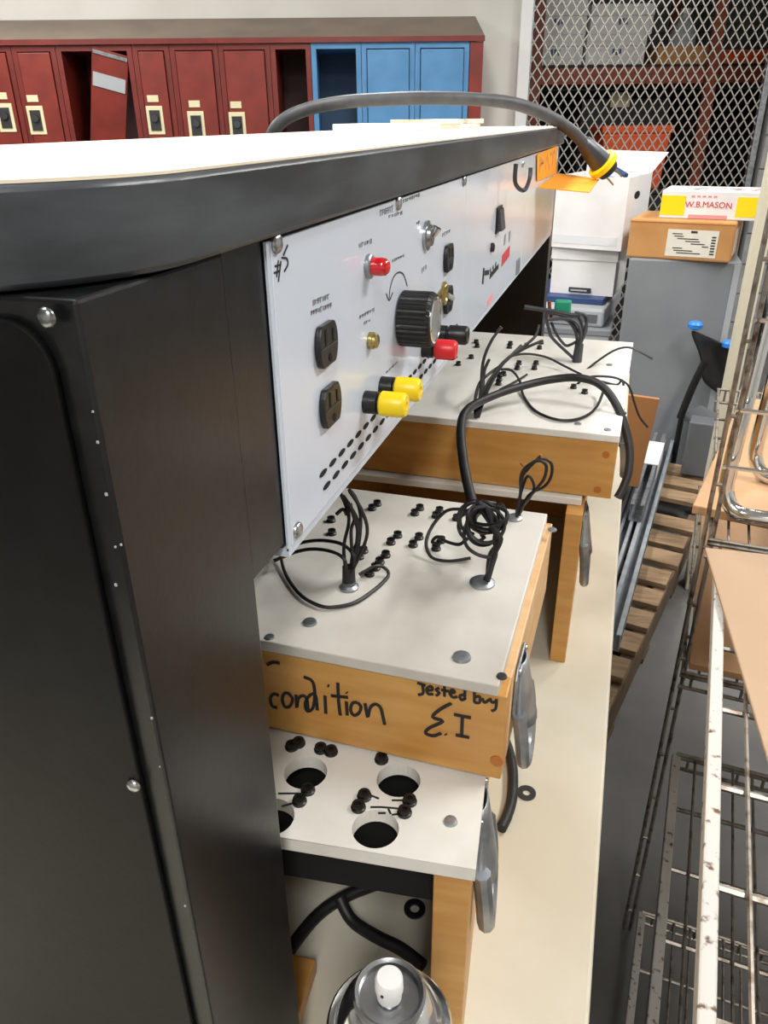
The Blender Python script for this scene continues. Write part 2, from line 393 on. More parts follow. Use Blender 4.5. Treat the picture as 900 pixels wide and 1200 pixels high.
# beige tray with a jug, tools on the right of the shelf
a, b = rk(772, 70).x, rk(842, 70).x
t = thing('storage_tray', 'beige open tray beside the cartons on the orange rack', 'tray', LT @ Vector(((a+b)/2, RB+.2, zs+.0125)))
MB(LT).box((a, RB+.05, zs+.0125), (b, RB+.4, zs+.025)).box((a, RB+.05, zs+.025), (b, RB+.06, zs+.13)).box((a, RB+.39, zs+.025), (b, RB+.4, zs+.13)).box((a, RB+.06, zs+.025), (a+.01, RB+.39, zs+.13)).box((b-.01, RB+.06, zs+.025), (b, RB+.39, zs+.13)).build('tray_body', 'cardboard', t)
c = rk(812, 45)
t = thing('plastic_jug', 'translucent white plastic jug standing in the beige tray', 'jug', LT @ Vector((c.x, RB+.22, zs+.026)))
MB(LT).lathe((c.x, RB+.22, zs+.026), (0, 0, 1), [(.08, 0), (.1, .02), (.1, .18), (.06, .26), (.035, .29), (.035, .32)], 18).build('jug_body', 'grey_light', t, smooth=True)
MB(LT).lathe((c.x, RB+.22, zs+.3465), (0, 0, 1), [(.038, 0), (.036, .03)], 14).build('cap', 'white_card', t, smooth=True)
a, b = rk(846, 74).x, rk(900, 74).x+.2
t = thing('parts_bin', 'red-orange plastic bin on the orange rack', 'bin', LT @ Vector(((a+b)/2, RB+.2, zs+.0125)))
MB(LT).box((a, RB+.04, zs+.0125), (b, RB+.3, zs+.085)).build('bin_body', 'orange_plastic', t, bev=.01)
MB(LT).box((a-.008, RB+.03, zs+.085), (b+.008, RB+.31, zs+.1)).build('rim', 'orange_plastic', t, bev=.004)
# orange tote on floor level stand & cabinet with label behind mesh
BK = .95
a, b = rk(706, 170, BK), rk(785, 170, BK); zz = rk(745, 147, BK).z
zq = zz-.42
t = thing('storage_stand', 'dark metal stand under the orange bin behind the mesh partition', 'stand', LT @ Vector(((a.x+b.x)/2, BK+.17, 0)))
MB(LT).box((a.x-.12, BK-.02, 0), (b.x+.12, BK+.34, zq-.031)).build('stand_body', 'dark_metal', t, bev=.006)
MB(LT).box((a.x-.14, BK-.04, zq-.03), (b.x+.14, BK+.36, zq-.001)).build('stand_top', 'dark_metal', t, bev=.004)
t = thing('orange_bin', 'orange plastic bin with a lid behind the mesh partition', 'bin', LT @ Vector(((a.x+b.x)/2, BK+.18, zq)))
MB(LT).hexa([(a.x+.03, BK+.02, zq), (b.x-.03, BK+.02, zq), (b.x-.03, BK+.32, zq), (a.x+.03, BK+.32, zq), (a.x, BK, zz-.05), (b.x, BK, zz-.05), (b.x, BK+.34, zz-.05), (a.x, BK+.34, zz-.05)]).build('bin_body', 'orange_plastic', t, bev=.01)
MB(LT).box((a.x-.015, BK-.015, zz-.05), (b.x+.015, BK+.355, zz)).build('lid', 'orange_plastic', t, bev=.008)
c = rk(727, 117, RB+.3)
t = thing('storage_case', 'dark storage case with a pale green label behind the mesh partition', 'case', LT @ Vector((c.x, RB+.5, .781)))
MB(LT).box((c.x-.3, RB+.3, .781), (c.x+.4, RB+.8, zs-.2)).build('case_body', 'dark_metal', t, bev=.01)
MB(LT).box((c.x-.075, RB+.296, c.z-.05), (c.x+.075, RB+.2995, c.z+.05)).build('paper_label', 'cream_plate', t)

# ------------------------------------------------------------------ workbench
WT = .85
t = thing('workbench', 'long workbench with a cream laminate worktop and dark base', 'workbench', (-.45, 1.1, 0))
MB().box((-.95, -.35, WT-.035), (.05, 2.42, WT)).build('worktop', 'cream_worktop', t, bev=.004)
MB().box((-.93, -.3, .08), (-.45, 2.38, WT-.036)).build('base_cabinet', 'black_panel', t)
MB().box((-.9, -.25, 0), (-.5, 2.33, .079)).build('plinth', 'dark_metal', t)

# ------------------------------------------------------------------ test console standing on the bench
K = .86            # console size factor found from the box that stands clear of its leg
PX = -.2*K; ZB, ZT0, ZT1 = 1.55-.262*K, 1.55-.059*K, 1.55-.019*K
con = thing('test_console', 'black and white electrical test console with rounded top standing on the workbench', 'test console', (-.35, 1.05, WT))
def outline(ins, z):
    x1, x0, y0, y1 = -.193*K-ins, -.62*K+ins, .228*K+ins, 2.27*K-ins; P = []
    for (cx, cy, r, a0) in ((x1, y0, .09-ins, -90), (x1, y1, .04-ins, 0)):
        for k in range(13):
            a = math.radians(a0+90*k/12); P.append((cx-r+r*math.cos(a), (cy+r if a0 == -90 else cy-r)+r*math.sin(a), z))
    return P + [(x0, y1, z), (x0, y0, z)]
MB().prism(outline(0, ZT0), (0, 0, ZT1-ZT0-.0008)).build('top_edge_band', 'edge_band', con, smooth=True, bev=.0025)
MB().prism(outline(.002, ZT1-.0008), (0, 0, .0012)).build('top_surface', 'top_laminate', con)
leg = MB().box((-.6*K, .251*K, WT), (PX, .370*K, ZT0-.001)).build('support_leg', 'black_laminate', con, bev=.0015)
MB().box((-.6*K, 2.15*K, WT), (PX-.002, 2.22*K, ZT0-.001)).build('support_leg', 'black_laminate', con, bev=.0015)
MB().box((-.59*K, .3705*K, ZB+.004), (PX-.0008, 2.149*K, ZT0-.001)).build('console_body', 'black_laminate', con)
MB().box((-.6*K, .377*K, WT), (-.585*K, 2.149*K, ZB+.003)).build('rear_light_blocker', 'black_laminate', con)  # unseen panel added to stop rear light reaching under the console
# dark plate on the end of the leg
def rrect(x0, x1, z0, z1, r, y, n=6):
    P = []
    for (cx, cz, a0) in ((x1-r, z0+r, -90), (x1-r, z1-r, 0), (x0+r, z1-r, 90), (x0+r, z0+r, 180)):
        for k in range(n+1):
            a = math.radians(a0+90*k/n); P.append((cx+r*math.cos(a), y, cz+r*math.sin(a)))
    return P
pl = MB().prism(rrect(-.585*K, -.2135*K, WT+.02, 1.55-.068*K, .018, .2465*K), (0, .0034, 0)).build('end_plate', 'black_panel', con, bev=.001)
def screw(parent, p, axis, r, m='steel', slot=True, name='screw'):
    a = Vector(axis).normalized(); p = Vector(p)
    o = MB().lathe(p, a, [(r, 0), (r, r*.18), (r*.8, r*.45), (r*.4, r*.6), (0.0001, r*.64)], 14).build(name, m, parent, smooth=True)
    return o
for p in ((55, 372), (157, 920)):
    q = aty(*p, .2463*K); screw(pl, q, (0, -1, 0), .0036, 'steel')
rnd = random.Random(3)
ch = MB()
for k in range(9):
    f = rnd.random(); q = aty(108+f*135+rnd.uniform(-8, 8), 470+f*700, .2495*K); s_ = rnd.uniform(.0002, .0005)
    ch.box((q.x-s_, q.y-.0034, q.z-s_), (q.x+s_, q.y-.0028, q.z+s_*1.4))
ch.build('paint_chips', 'grey_light', con, kind='stuff')

# instrument panels
YA, YB_, YC_, YD = .424*K, .994*K, 1.557*K, 2.135*K
def panel(y0, y1, lab):
    p = MB().box((PX-.0005, y0, ZB), (PX+.0022, y1-.0012, ZT0-.002)).build('instrument_panel', 'white_panel', con, bev=.0006)
    return p
p1 = panel(YA, YB_, 0); p2 = panel(YB_, YC_, 1); p3 = panel(YC_, YD, 2)
MB().box((PX, YA-.004, ZB-.002), (PX+.0015, YA-.0003, ZT0-.002)).build('panel_trim', 'panel_edge', con)
MB().box((PX-.02, YA-.004, ZB-.006), (PX+.0012, YD, ZB-.0003)).build('panel_trim', 'panel_edge', con)
PF = PX+.0023
def on_panel(px, py): return atx(px, py, PF)
XA = (1, 0, 0)
for p in ((323, 285), (348, 621), (466, 238), (543, 212)): screw(p1, on_panel(*p), XA, .0052, 'steel')
screw(p2, on_panel(612, 192), XA, .005, 'steel')
# outlets
def outlet(parent, px, py, hz=.0155, hy=.0142):
    c = on_panel(px, py); P = []
    fl = hz*.82
    for k in range(40):
        a = 2*math.pi*k/40; P.append((c.x, c.y+hy*1.08*math.cos(a), c.z+max(-fl, min(fl, hz*1.12*math.sin(a)))))
    o = MB().prism(P, (.0042, 0, 0)).build('outlet', 'black_plastic', parent, bev=.0009)
    for s_, l in ((-.0062, .0045), (.0062, .0038)):
        MB().box((c.x+.0043, c.y+s_-.0011, c.z+.001), (c.x+.0046, c.y+s_+.0011, c.z+.001+2*l)).build('slot', 'hole', o)
    MB().cyl((c.x+.0043, c.y, c.z-.008), (c.x+.0046, c.y, c.z-.008), .0026).build('slot', 'hole', o)
    MB().box((c.x+.0043, c.y-.013, c.z-.0008), (c.x+.0048, c.y+.013, c.z-.0002)).build('face_groove', 'grey_rubber', o)
    return o
outlet(p1, 379, 403); outlet(p1, 384, 474); outlet(p1, 523.5, 302); outlet(p1, 523, 351)
# red pilot lamp
c = on_panel(431, 312)
q = MB().lathe(c, XA, [(.0082, 0), (.0082, .0025), (.007, .0035)], 20).build('lamp_bezel', 'galvanised', p1, smooth=True)
MB().lathe(c+Vector((.0036, 0, 0)), XA, [(.0062, 0), (.0062, .0065), (.0056, .0095), (.0034, .0118), (.0002, .0125)], 20).build('lamp_lens', 'red_lens', p1, smooth=True)
# fuse holder / push button
c = on_panel(433, 399)
MB().lathe(c, XA, [(.0062, 0), (.0062, .003), (.0055, .0034), (.0052, .0055), (.004, .0065), (.0002, .0067)], 18).build('push_button', 'brass', p1, smooth=True)
# big knob
c = on_panel(471, 373)
kn = thing('x', '', '', c); bpy.data.objects.remove(kn)
mb = MB(); n = 96; vs = []; fs = []
for (r, t_) in ((.0222, .001), (.0222, .0245), (.0205, .0275)):
    for k in range(n):
        a = 2*math.pi*k/n; rr = r*(1 if (k % 3) else .96) if t_ < .027 else r
        vs.append(c+Vector((t_, rr*math.cos(a), rr*math.sin(a))))
for i in range(2):
    for k in range(n): fs.append((i*n+k, i*n+(k+1) % n, (i+1)*n+(k+1) % n, (i+1)*n+k))
fs += [tuple(range(n))[::-1], tuple(range(2*n, 3*n))]
kn = mb.add(vs, fs).build('control_knob', 'black_plastic', p1)
MB().lathe(c+Vector((.0276, 0, 0)), XA, [(.0185, 0), (.0185, .0008), (.017, .0014), (.0165, .0006), (.0001, .0006)], 36).build('knob_cap', 'chrome', kn, smooth=True)
# arrow arc over the knob
ink = MB(); ribbon(ink, [on_panel(*p) for p in ((456, 350), (457, 338), (461, 325), (467, 319), (473, 322), (477, 335))], .001, XA, .0003); ribbon(ink, [on_panel(*p) for p in ((452.5, 344), (456, 352), (460, 343))], .001, XA, .0003)
ink.build('printed_arrow', 'ink', p1)
# binding posts
def post(parent, y, z, m, name, base='black_plastic'):
    c = Vector((PF, y, z)); s = c
    o = MB().lathe(c, XA, [(.0084, 0), (.0084, .0098), (.0065, .0102), (.0065, .0115)], 20).build('binding_post', base, parent, smooth=True)
    MB().lathe(c+Vector((.0116, 0, 0)), XA, [(.0078, 0), (.0092, .0013), (.0092, .0172), (.0076, .0195), (.003, .0198), (.0028, .018), (.0001, .018)], 20).build(name, m, o, smooth=True)
    return o
q = on_panel(428, 471); post(p1, q.y, q.z, 'yellow_plastic', 'post_cap')
q2 = on_panel(447, 453.5); post(p1, q2.y, q2.z, 'yellow_plastic', 'post_cap')
q3 = on_panel(496, 408); post(p1, q3.y, q3.z, 'red_plastic', 'post_cap')
q4 = on_panel(512, 391); post(p1, q4.y, q4.z, 'black_plastic', 'post_cap')
# louvre slots
for r, z in enumerate((1.55-.2335*K, 1.55-.2465*K)):
    sl = MB(); y = (.486+r*.006)*K
    while y < .96*K:
        P = [(PF, y+.0064*math.cos(a), z+.0019*math.sin(a)) for a in [2*math.pi*k/14 for k in range(14)]]
        MB().prism(P, (.0005, 0, 0)).build('vent_slot', 'hole', p1)
        y += .0205*K
# key switch upper: chrome bushing with toggle
c = on_panel(499, 276)
ts = MB().lathe(c, XA, [(.0125, 0), (.0125, .0025), (.0095, .003), (.0085, .006), (.0065, .0065)], 22).build('toggle_switch', 'steel', p1, smooth=True)
MB().cyl(c+Vector((.0062, 0, 0)), c+Vector((.010, 0, .007)), .003, 10, .004).build('lever', 'chrome', ts, smooth=True)
# key left in the switch beside the big knob
c = on_panel(523, 349)+Vector((.0065, 0, 0)); rc = on_panel(506, 343)+Vector((.012, 0, 0))
ky = MB().tube([c, c.lerp(rc, .35), c.lerp(rc, .75)], .0026, 8).build('switch_key', 'steel', p1, smooth=True)
kd = (rc-c).normalized(); MB().tube([rc+kd*(.009*math.cos(a))+Vector((0, 0, .0085*math.sin(a))) for a in [2*math.pi*k/12 for k in range(12)]], .0024, 8, 3, True).build('key_bow', 'brass', ky, smooth=True)
rc2 = rc+kd*.017; MB().tube([rc2+kd*(.009*math.cos(a))+Vector((.004*math.sin(a), 0, .006*math.sin(a))) for a in [2*math.pi*k/12 for k in range(12)]], .0016, 8, 3, True).build('key_ring', 'brass', ky, smooth=True)
# worn printing that cannot be read: rows of small ticks
def smudge(parent, p0, p1_, hpx, n, m='grey_ink', seed=1):
    rr = random.Random(seed); mb = MB()
    for k in range(n):
        f = (k+.5)/n; x = p0[0]+(p1_[0]-p0[0])*f; y = p0[1]+(p1_[1]-p0[1])*f
        dz = hpx*rr.uniform(.35, .5); wx = abs(p1_[0]-p0[0])/n*.32
        a = on_panel(x-wx, y+dz); b = on_panel(x+wx, y-dz)
        kind = rr.randint(0, 2); th = .0007
        y0, y1 = sorted((a.y, b.y)); z0, z1 = sorted((a.z, b.z))
        mb.box((PF, y0, z0), (PF+.0003, y0+(y1-y0)*.35, z1))
        if kind: mb.box((PF, y0, z1-th), (PF+.0003, y1, z1))
        if kind == 2: mb.box((PF, y0, (z0+z1)/2-th/2), (PF+.0003, y1, (z0+z1)/2+th/2))
        if kind == 0: mb.box((PF, y1-(y1-y0)*.35, z0), (PF+.0003, y1, z1))
    mb.build('printed_marks', m, parent)
smudge(p1, (366, 355), (386, 347), 8, 7, seed=2); smudge(p1, (364, 367), (389, 357), 8, 9, seed=3)
smudge(p1, (420, 288), (436, 282), 7, 5, seed=4)
smudge(p1, (421, 372), (439, 362), 6, 6, seed=5); smudge(p1, (426, 379), (434, 375), 5, 3, seed=6)
smudge(p1, (459, 306), (474, 299), 5, 6, seed=7); smudge(p1, (445, 250), (461, 244), 10, 7, seed=8)
smudge(p1, (455, 254), (472, 249), 5, 5, seed=9); smudge(p1, (472, 236), (492, 228), 5, 8, seed=10)
smudge(p1, (518, 276), (528, 270), 6, 4, seed=11); smudge(p1, (494, 318), (500, 312), 8, 3, seed=12); smudge(p1, (488, 262), (492, 260), 5, 2, seed=14)
smudge(p1, (452, 437), (466, 424), 5, 4, seed=13)
# handwritten mark by the corner screw
hw = MB()
for st in ([(337, 287), (332, 299)], [(330, 302), (336, 303), (337, 310), (333, 318)], [(326, 305), (324, 325)], [(322, 312), (329, 310)], [(321, 320), (328, 317)], [(329, 306), (326, 330)]):
    ribbon(hw, [on_panel(*p) for p in st], .001, XA, .0003)
hw.build('handwriting', 'ink', p1, kind='stuff')
# second panel: rocker, indicator, worn logo
c = on_panel(584, 257)
rk_ = MB().box((c.x, c.y-.021, c.z-.0165), (c.x+.002, c.y+.021, c.z+.0165)).build('rocker_bezel', 'black_plastic', p2, bev=.001)
MB().hexa([(c.x+.0021, c.y-.016, c.z-.013), (c.x+.008, c.y-.016, c.z-.013), (c.x+.008, c.y+.016, c.z-.013), (c.x+.0021, c.y+.016, c.z-.013), (c.x+.0021, c.y-.016, c.z+.013), (c.x+.004, c.y-.016, c.z+.013), (c.x+.004, c.y+.016, c.z+.013), (c.x+.0021, c.y+.016, c.z+.013)]).build('rocker', 'grey_rubber', rk_)
c = on_panel(575.5, 290); MB().lathe(c, XA, [(.006, 0), (.006, .003), (.004, .0045)], 14).build('indicator', 'black_plastic', p2, smooth=True)
lg = MB(); ribbon(lg, [on_panel(567, 314), on_panel(565.5, 333)], .0095, XA, .0004, 1)
ribbon(lg, [on_panel(568, 320), on_panel(573, 319)], .006, XA, .0004, 1); ribbon(lg, [on_panel(574, 324), on_panel(584, 312)], .0065, XA, .0004, 1)
for k in range(3): ribbon(lg, [on_panel(575+k*3, 321-k*3.4), on_panel(574.6+k*3, 315-k*3.4)], .005, XA, .0004, 1)
lg.build('printed_emblem', 'ink', p2)
lg = MB(); ribbon(lg, [on_panel(588, 306), on_panel(597, 294)], .0155, XA, .0004, 1); lg.build('printed_emblem', 'red_ink', p2)
lg = MB(); ribbon(lg, [on_panel(571, 356), on_panel(577, 347)], .008, XA, .0004, 1); lg.build('printed_emblem', 'pink_ink', p2)
c = on_panel(606, 312); MB().box((c.x, c.y-.012, c.z-.012), (c.x+.003, c.y+.012, c.z+.012)).build('latch', 'galvanised', p2, bev=.0008)
for px_, py_ in ((591.5, 281), (597, 277)):
    c = on_panel(px_, py_); MB().box((c.x, c.y-.007, c.z-.007), (c.x+.0004, c.y+.007, c.z+.007)).build('printed_marks', 'grey_ink', p2)
# cup hook under the top
c = on_panel(586, 196)
MB().tube([c+Vector((.02, 0, .004)), c+Vector((.02, 0, -.016)), c+Vector((.024, .02, -.027)), c+Vector((.028, .045, -.029)), c+Vector((.03, .066, -.018)), c+Vector((.03, .07, -.004))], .0028, 8).build('cup_hook', 'dark_steel', con, smooth=True)

# ------------------------------------------------------------------ trainer boxes
def chest_handle(parent, T, yc, zt, s=1.0):
    """drop handle on the +x face: plate with rolled lower lip and a hanging bail"""
    h = MB(T)
    P = [(-.024*s, 0), (-.026*s, -.03*s), (-.02*s, -.042*s), (.02*s, -.042*s), (.026*s, -.03*s), (.024*s, 0), (.016*s, .008*s), (-.016*s, .008*s)]
    h.prism([(.0005, yc+a, zt+b) for a, b in P], (.0022, 0, 0))
    pl_ = h.build('handle_plate', 'galvanised', parent, bev=.0008)
    # flared hood
    hd = MB(T); n = 8; vs = []; fs = []
    for i in range(7):
        f = i/6; z = zt+.006*s-f*.05*s; r = .003+.0105*f
        for k in range(n+1):
            a = math.pi*k/n; vs.append((.0028+r*math.sin(a)*1.15, yc-(.010+.013*f)*s*math.cos(a), z-.008*s*f*math.sin(a)))
    for i in range(6):
        for k in range(n): fs.append((i*(n+1)+k, i*(n+1)+k+1, (i+1)*(n+1)+k+1, (i+1)*(n+1)+k))
    hd.add(vs, fs); oo = hd.build('handle_hood', 'galvanised', pl_, smooth=True)
    sm = oo.modifiers.new('solid', 'SOLIDIFY'); sm.thickness = .0014; sm.offset = -1
    b = MB(T); w_ = .021*s
    b.tube([(.006, yc-w_, zt-.034*s), (.010, yc-w_*1.05, zt-.06*s), (.012, yc-w_*.75, zt-.086*s), (.0125, yc, zt-.095*s), (.012, yc+w_*.75, zt-.086*s), (.010, yc+w_*1.05, zt-.06*s), (.006, yc+w_, zt-.034*s)], .0056*s, 9, 5)
    b.build('bail', 'galvanised', pl_, smooth=True)
    for dy in (-.016*s, .016*s):
        MB(T).lathe((.0028, yc+dy, zt+.002*s), (1, 0, 0), [(.0034, 0), (.003, .0012), (.0002, .0018)], 10).build('rivet', 'steel', pl_, smooth=True)
def trainer_box(label, o, yaw, Wd, D, H, lid, open_front=False, th=.022, lt=.010, plug=()):
    T = yawm(o, yaw)
    t = thing('trainer_box', label, 'trainer box', Vector(o)+T.to_3x3() @ Vector((-Wd/2, D/2, 0)), 'wooden electrical trainer boxes on the workbench')
    hb = H-lt
    if not open_front: MB(T).box((-Wd, 0, 0), (0, th, hb-.0003)).build('front_board', 'wood', t, bev=.0012)
    y0 = 0 if open_front else th+.0003
    MB(T).box((-th, y0, 0), (0, D, hb-.0003)).build('side_board', 'wood_lit' if not open_front else 'wood', t, bev=.0012)
    MB(T).box((-Wd, y0, 0), (-Wd+th, D, hb-.0003)).build('side_board', 'wood', t, bev=.0012)
    MB(T).box((-Wd+th+.0003, D-th, 0), (-th-.0003, D, hb-.0003)).build('back_board', 'wood', t, bev=.0012)
    return t, T
def lid_plain(t, T, Wd, D, H, m, lt=.010, y0=-.002, xr=.001):
    return MB(T).box((-Wd, y0, H-lt), (xr, D, H)).build('lid', m, t, bev=.0012)
def jack(parent, p, r=.0052, h=.006, m='black_plastic'):
    MB().lathe(p, (0, 0, 1), [(r, 0), (r, h*.35), (r*.8, h*.5), (r*.85, h), (r*.4, h*1.02), (r*.35, h*.6), (.0001, h*.6)], 12).build('jack', m, parent, smooth=True)
def boxscrew(parent, p, r=.005, m='galvanised'):
    MB().lathe(p, (0, 0, 1), [(r, 0), (r*.9, r*.3), (r*.45, r*.42), (.0001, r*.3)], 12).build('screw', m, parent, smooth=True)

# nearest lower box (open front, perforated top)
LH = .25
b1o = atz(552, 1026, WT+LH-.012); b1o.z = WT
b1, T1 = trainer_box('open-fronted wooden trainer box with large round holes, beside the spray can', b1o, 5.5, .25, .40, LH, 0, True, th=.026, lt=.012)
ztop = WT+LH
holes = []
T1i = T1.inverted()
for (px, py) in ((358, 905), (467, 914), (440, 971), (318, 957)):
    q = T1i @ atz(px, py, ztop); holes.append((q.x, q.y))
bmx = bmesh.new()
edges = []
def loop_edges(pts):
    vs = [bmx.verts.new((x, y, LH)) for x, y in pts]; return [bmx.edges.new((vs[i], vs[(i+1) % len(vs)])) for i in range(len(vs))]
edges += loop_edges([(-.25, -.004), (.003, -.004), (.003, .40), (-.25, .40)])
RH = .0168
for (x, y) in holes: edges += loop_edges([(x+RH*math.cos(2*math.pi*k/28), y+RH*math.sin(2*math.pi*k/28)) for k in range(28)])
bmesh.ops.triangle_fill(bmx, use_beauty=True, use_dissolve=False, edges=edges)
me = bpy.data.meshes.new('lid'); 
for f in list(bmx.faces):                      # drop the fill inside the holes
    c = f.calc_center_median()
    if any((c.x-x)**2+(c.y-y)**2 < (RH*.97)**2 for x, y in holes): bmx.faces.remove(f)
r_ = bmesh.ops.extrude_face_region(bmx, geom=list(bmx.faces))
for v in [g for g in r_['geom'] if isinstance(g, bmesh.types.BMVert)]: v.co.z -= .012
bmesh.ops.recalc_face_normals(bmx, faces=bmx.faces)
for v in bmx.verts: v.co = (T1 @ v.co) - b1.location
bmx.to_mesh(me); bmx.free(); me.materials.append(M['white_lid'])
lid1 = bpy.data.objects.new('lid', me); COL.objects.link(lid1); lid1.parent = b1
for p in ((427, 934), (420, 947), (480, 940), (474, 953), (361, 927), (351, 940), (342, 876), (350, 872), (376, 879), (388, 882), (447, 891)): jack(b1, atz(*p, ztop), .0056, .0045)
sch = MB()
for st in ([(434, 946), (447, 946), (460, 947), (470, 948)], [(443, 953), (452, 953)], [(455, 948), (458, 954)], [(459, 955), (468, 954)], [(434, 932), (444, 936)], [(459, 938), (472, 938)], [(330, 945), (345, 941)], [(326, 930), (350, 930)]):
    ribbon(sch, [atz(*p, ztop) for p in st], .0016, (0, 0, 1), .0003, 1)
sch.build('printed_schematic', 'ink', lid1, kind='stuff')
boxscrew(lid1, atz(528, 963, ztop), .0052)
MB(T1).box((-.22, .022, LH-.075), (-.027, .37, LH-.034)).build('dark_filler', 'hole', b1)  # black block added below the lid to darken the box interior
chest_handle(b1, T1, .075, .225, 1.3)
# near upper box, written on
UH = .09
b2o = atz(586, 919, ztop+.0005); b2o.z = ztop+.005      # rests on the jack heads below
W2, D2 = .40, .275
b2, T2 = trainer_box('wooden trainer box with handwriting, lying on the box with round holes', b2o, -.8, W2, D2, UH, 0)
lid2 = lid_plain(b2, T2, W2, D2, UH, 'white_lid_worn', xr=-.006); z2 = b2o.z+UH
for p in ((388, 611), (389, 626), (436, 597), (442, 592), (492, 597), (486, 603), (515, 600), (511, 606), (535, 609), (541, 603), (466, 629), (458, 637), (491, 631), (484, 640), (517, 635), (511, 644), (452, 652), (445, 660), (440, 667), (433, 674), (426, 647), (421, 654)):
    jack(lid2, atz(*p, z2), .0046, .005)
boxscrew(lid2, atz(541, 771, z2), .0072); boxscrew(lid2, atz(588, 793, z2), .004, 'dark_steel'); boxscrew(lid2, atz(363, 730, z2), .006); boxscrew(lid2, atz(316, 747, z2), .004); boxscrew(lid2, atz(647, 621, z2), .0045)
# pencil note on lid (illegible) and marker handwriting on the front
N2 = T2.to_3x3() @ Vector((0, -1, 0)); P2 = T2 @ Vector((0, -.0004, .04))
def on_b2(px, py): return atp(px, py, P2, N2)
hw = MB()
S = .0026
cond = [[(313, 779), (320, 776), (328, 777)], [(327, 815), (321, 813), (317, 818), (319, 827), (325, 829)],
        [(340, 813), (334, 812), (331, 819), (334, 828), (340, 827), (343, 819), (339, 813)],
        [(347, 814), (348, 829), (350, 818), (356, 815), (360, 820), (361, 831)],
        [(356, 793), (366, 798), (369, 812), (367, 829), (360, 833), (358, 823), (364, 814), (370, 815), (372, 832)],
        [(381, 815), (382, 836)], [(384, 803), (386, 804)],
        [(396, 800), (397, 822), (399, 838)], [(388, 815), (408, 817)],
        [(406, 822), (407, 838)], [(406, 811), (407, 812)],
        [(419, 823), (413, 824), (411, 832), (415, 838), (421, 835), (423, 828), (419, 823)],
        [(428, 824), (431, 840), (434, 829), (440, 825), (446, 829), (449, 840), (451, 849)]]
for st in cond: ribbon(hw, [on_b2(*p) for p in st], S, N2)
tb = [[(489, 800), (499, 803)], [(495, 801), (496, 812), (490, 814)], [(501, 809), (507, 808), (505, 804), (500, 807), (502, 813), (508, 813)],
      [(515, 806), (511, 808), (515, 812), (511, 815)], [(521, 803), (521, 816)], [(517, 808), (526, 810)], [(528, 812), (533, 811), (530, 808), (527, 812), (531, 817), (536, 816)],
      [(545, 806), (545, 819)], [(545, 814), (539, 815), (541, 820), (546, 818)],
      [(556, 808), (556, 823)], [(556, 817), (562, 816), (562, 823), (556, 823)], [(565, 818), (568, 823), (573, 820)], [(574, 818), (577, 823), (582, 821)], [(582, 819), (581, 830), (576, 833)]]
for st in tb: ribbon(hw, [on_b2(*p) for p in st], .0021, N2)
ei = [[(529, 824), (516, 831), (507, 840), (519, 845), (503, 853), (499, 859), (508, 862), (517, 859)], [(522, 860), (523, 861)], [(532, 837), (552, 841)], [(542, 839), (541, 862)], [(534, 861), (550, 864)]]
for st in ei: ribbon(hw, [on_b2(*p) for p in st], S, N2)
hw.build('handwriting', 'ink', b2, kind='stuff')
q = on_b2(582, 892); MB().lathe(q, N2, [(.005, -.001), (.005, .0004)], 14).build('wood_plug', 'wood_plug', b2)
chest_handle(b2, T2, .06, .066, 1.0)
# far lower box
b3o = atz(662, 777, WT); b3o.z = WT
b3, T3 = trainer_box('open-fronted wooden trainer box standing on the worktop under the box with the cable over it', b3o, .4, .42, .48, LH, 0, True, th=.022)
lid_plain(b3, T3, .42, .48, LH, 'white_lid_worn', y0=.026, xr=-.004)
chest_handle(b3, T3, .06, .215, 1.15)
# far upper box
b4o = atz(715.5, 585, ztop+.001); b4o.z = ztop+.001
W4, D4 = .42, .475
b4, T4 = trainer_box('wooden trainer box with a thick black cable looping over its white lid', b4o, -1.2, W4, D4, UH, 0)
lid4 = lid_plain(b4, T4, W4, D4, UH, 'white_lid'); z4 = b4o.z+UH
N4 = T4.to_3x3() @ Vector((0, -1, 0)); P4 = T4 @ Vector((0, -.0004, .04))
for p in ((710, 533), (700, 574)): MB().lathe(atp(*p, P4, N4), N4, [(.0048, -.001), (.0048, .0004)], 14).build('wood_plug', 'wood_plug', b4)
for p in ((586, 441), (585, 446), (584, 451), (590, 440), (608, 427), (606, 433), (628, 427), (626, 433), (634, 403), (632, 409), (617, 406), (598, 404), (597, 408), (558, 402), (559, 407), (552, 420), (537, 428), (533, 419), (685, 461), (672, 455)):
    jack(lid4, atz(*p, z4), .005, .006)
for p in ((712, 504), (714, 428), (677, 497)): boxscrew(lid4, atz(*p, z4), .005)
chest_handle(b4, T4, .1, .08, .9)

# ------------------------------------------------------------------ wires on the lids
def wire(parent, pts, r, m='black_rubber', name='wire', sub=6, n=6):
    return MB().tube(pts, r, n, sub).build(name, m, parent, smooth=True)
def crop(ox, oy, s, pts): return [(ox+x/s, oy+y/s) for x, y in pts]
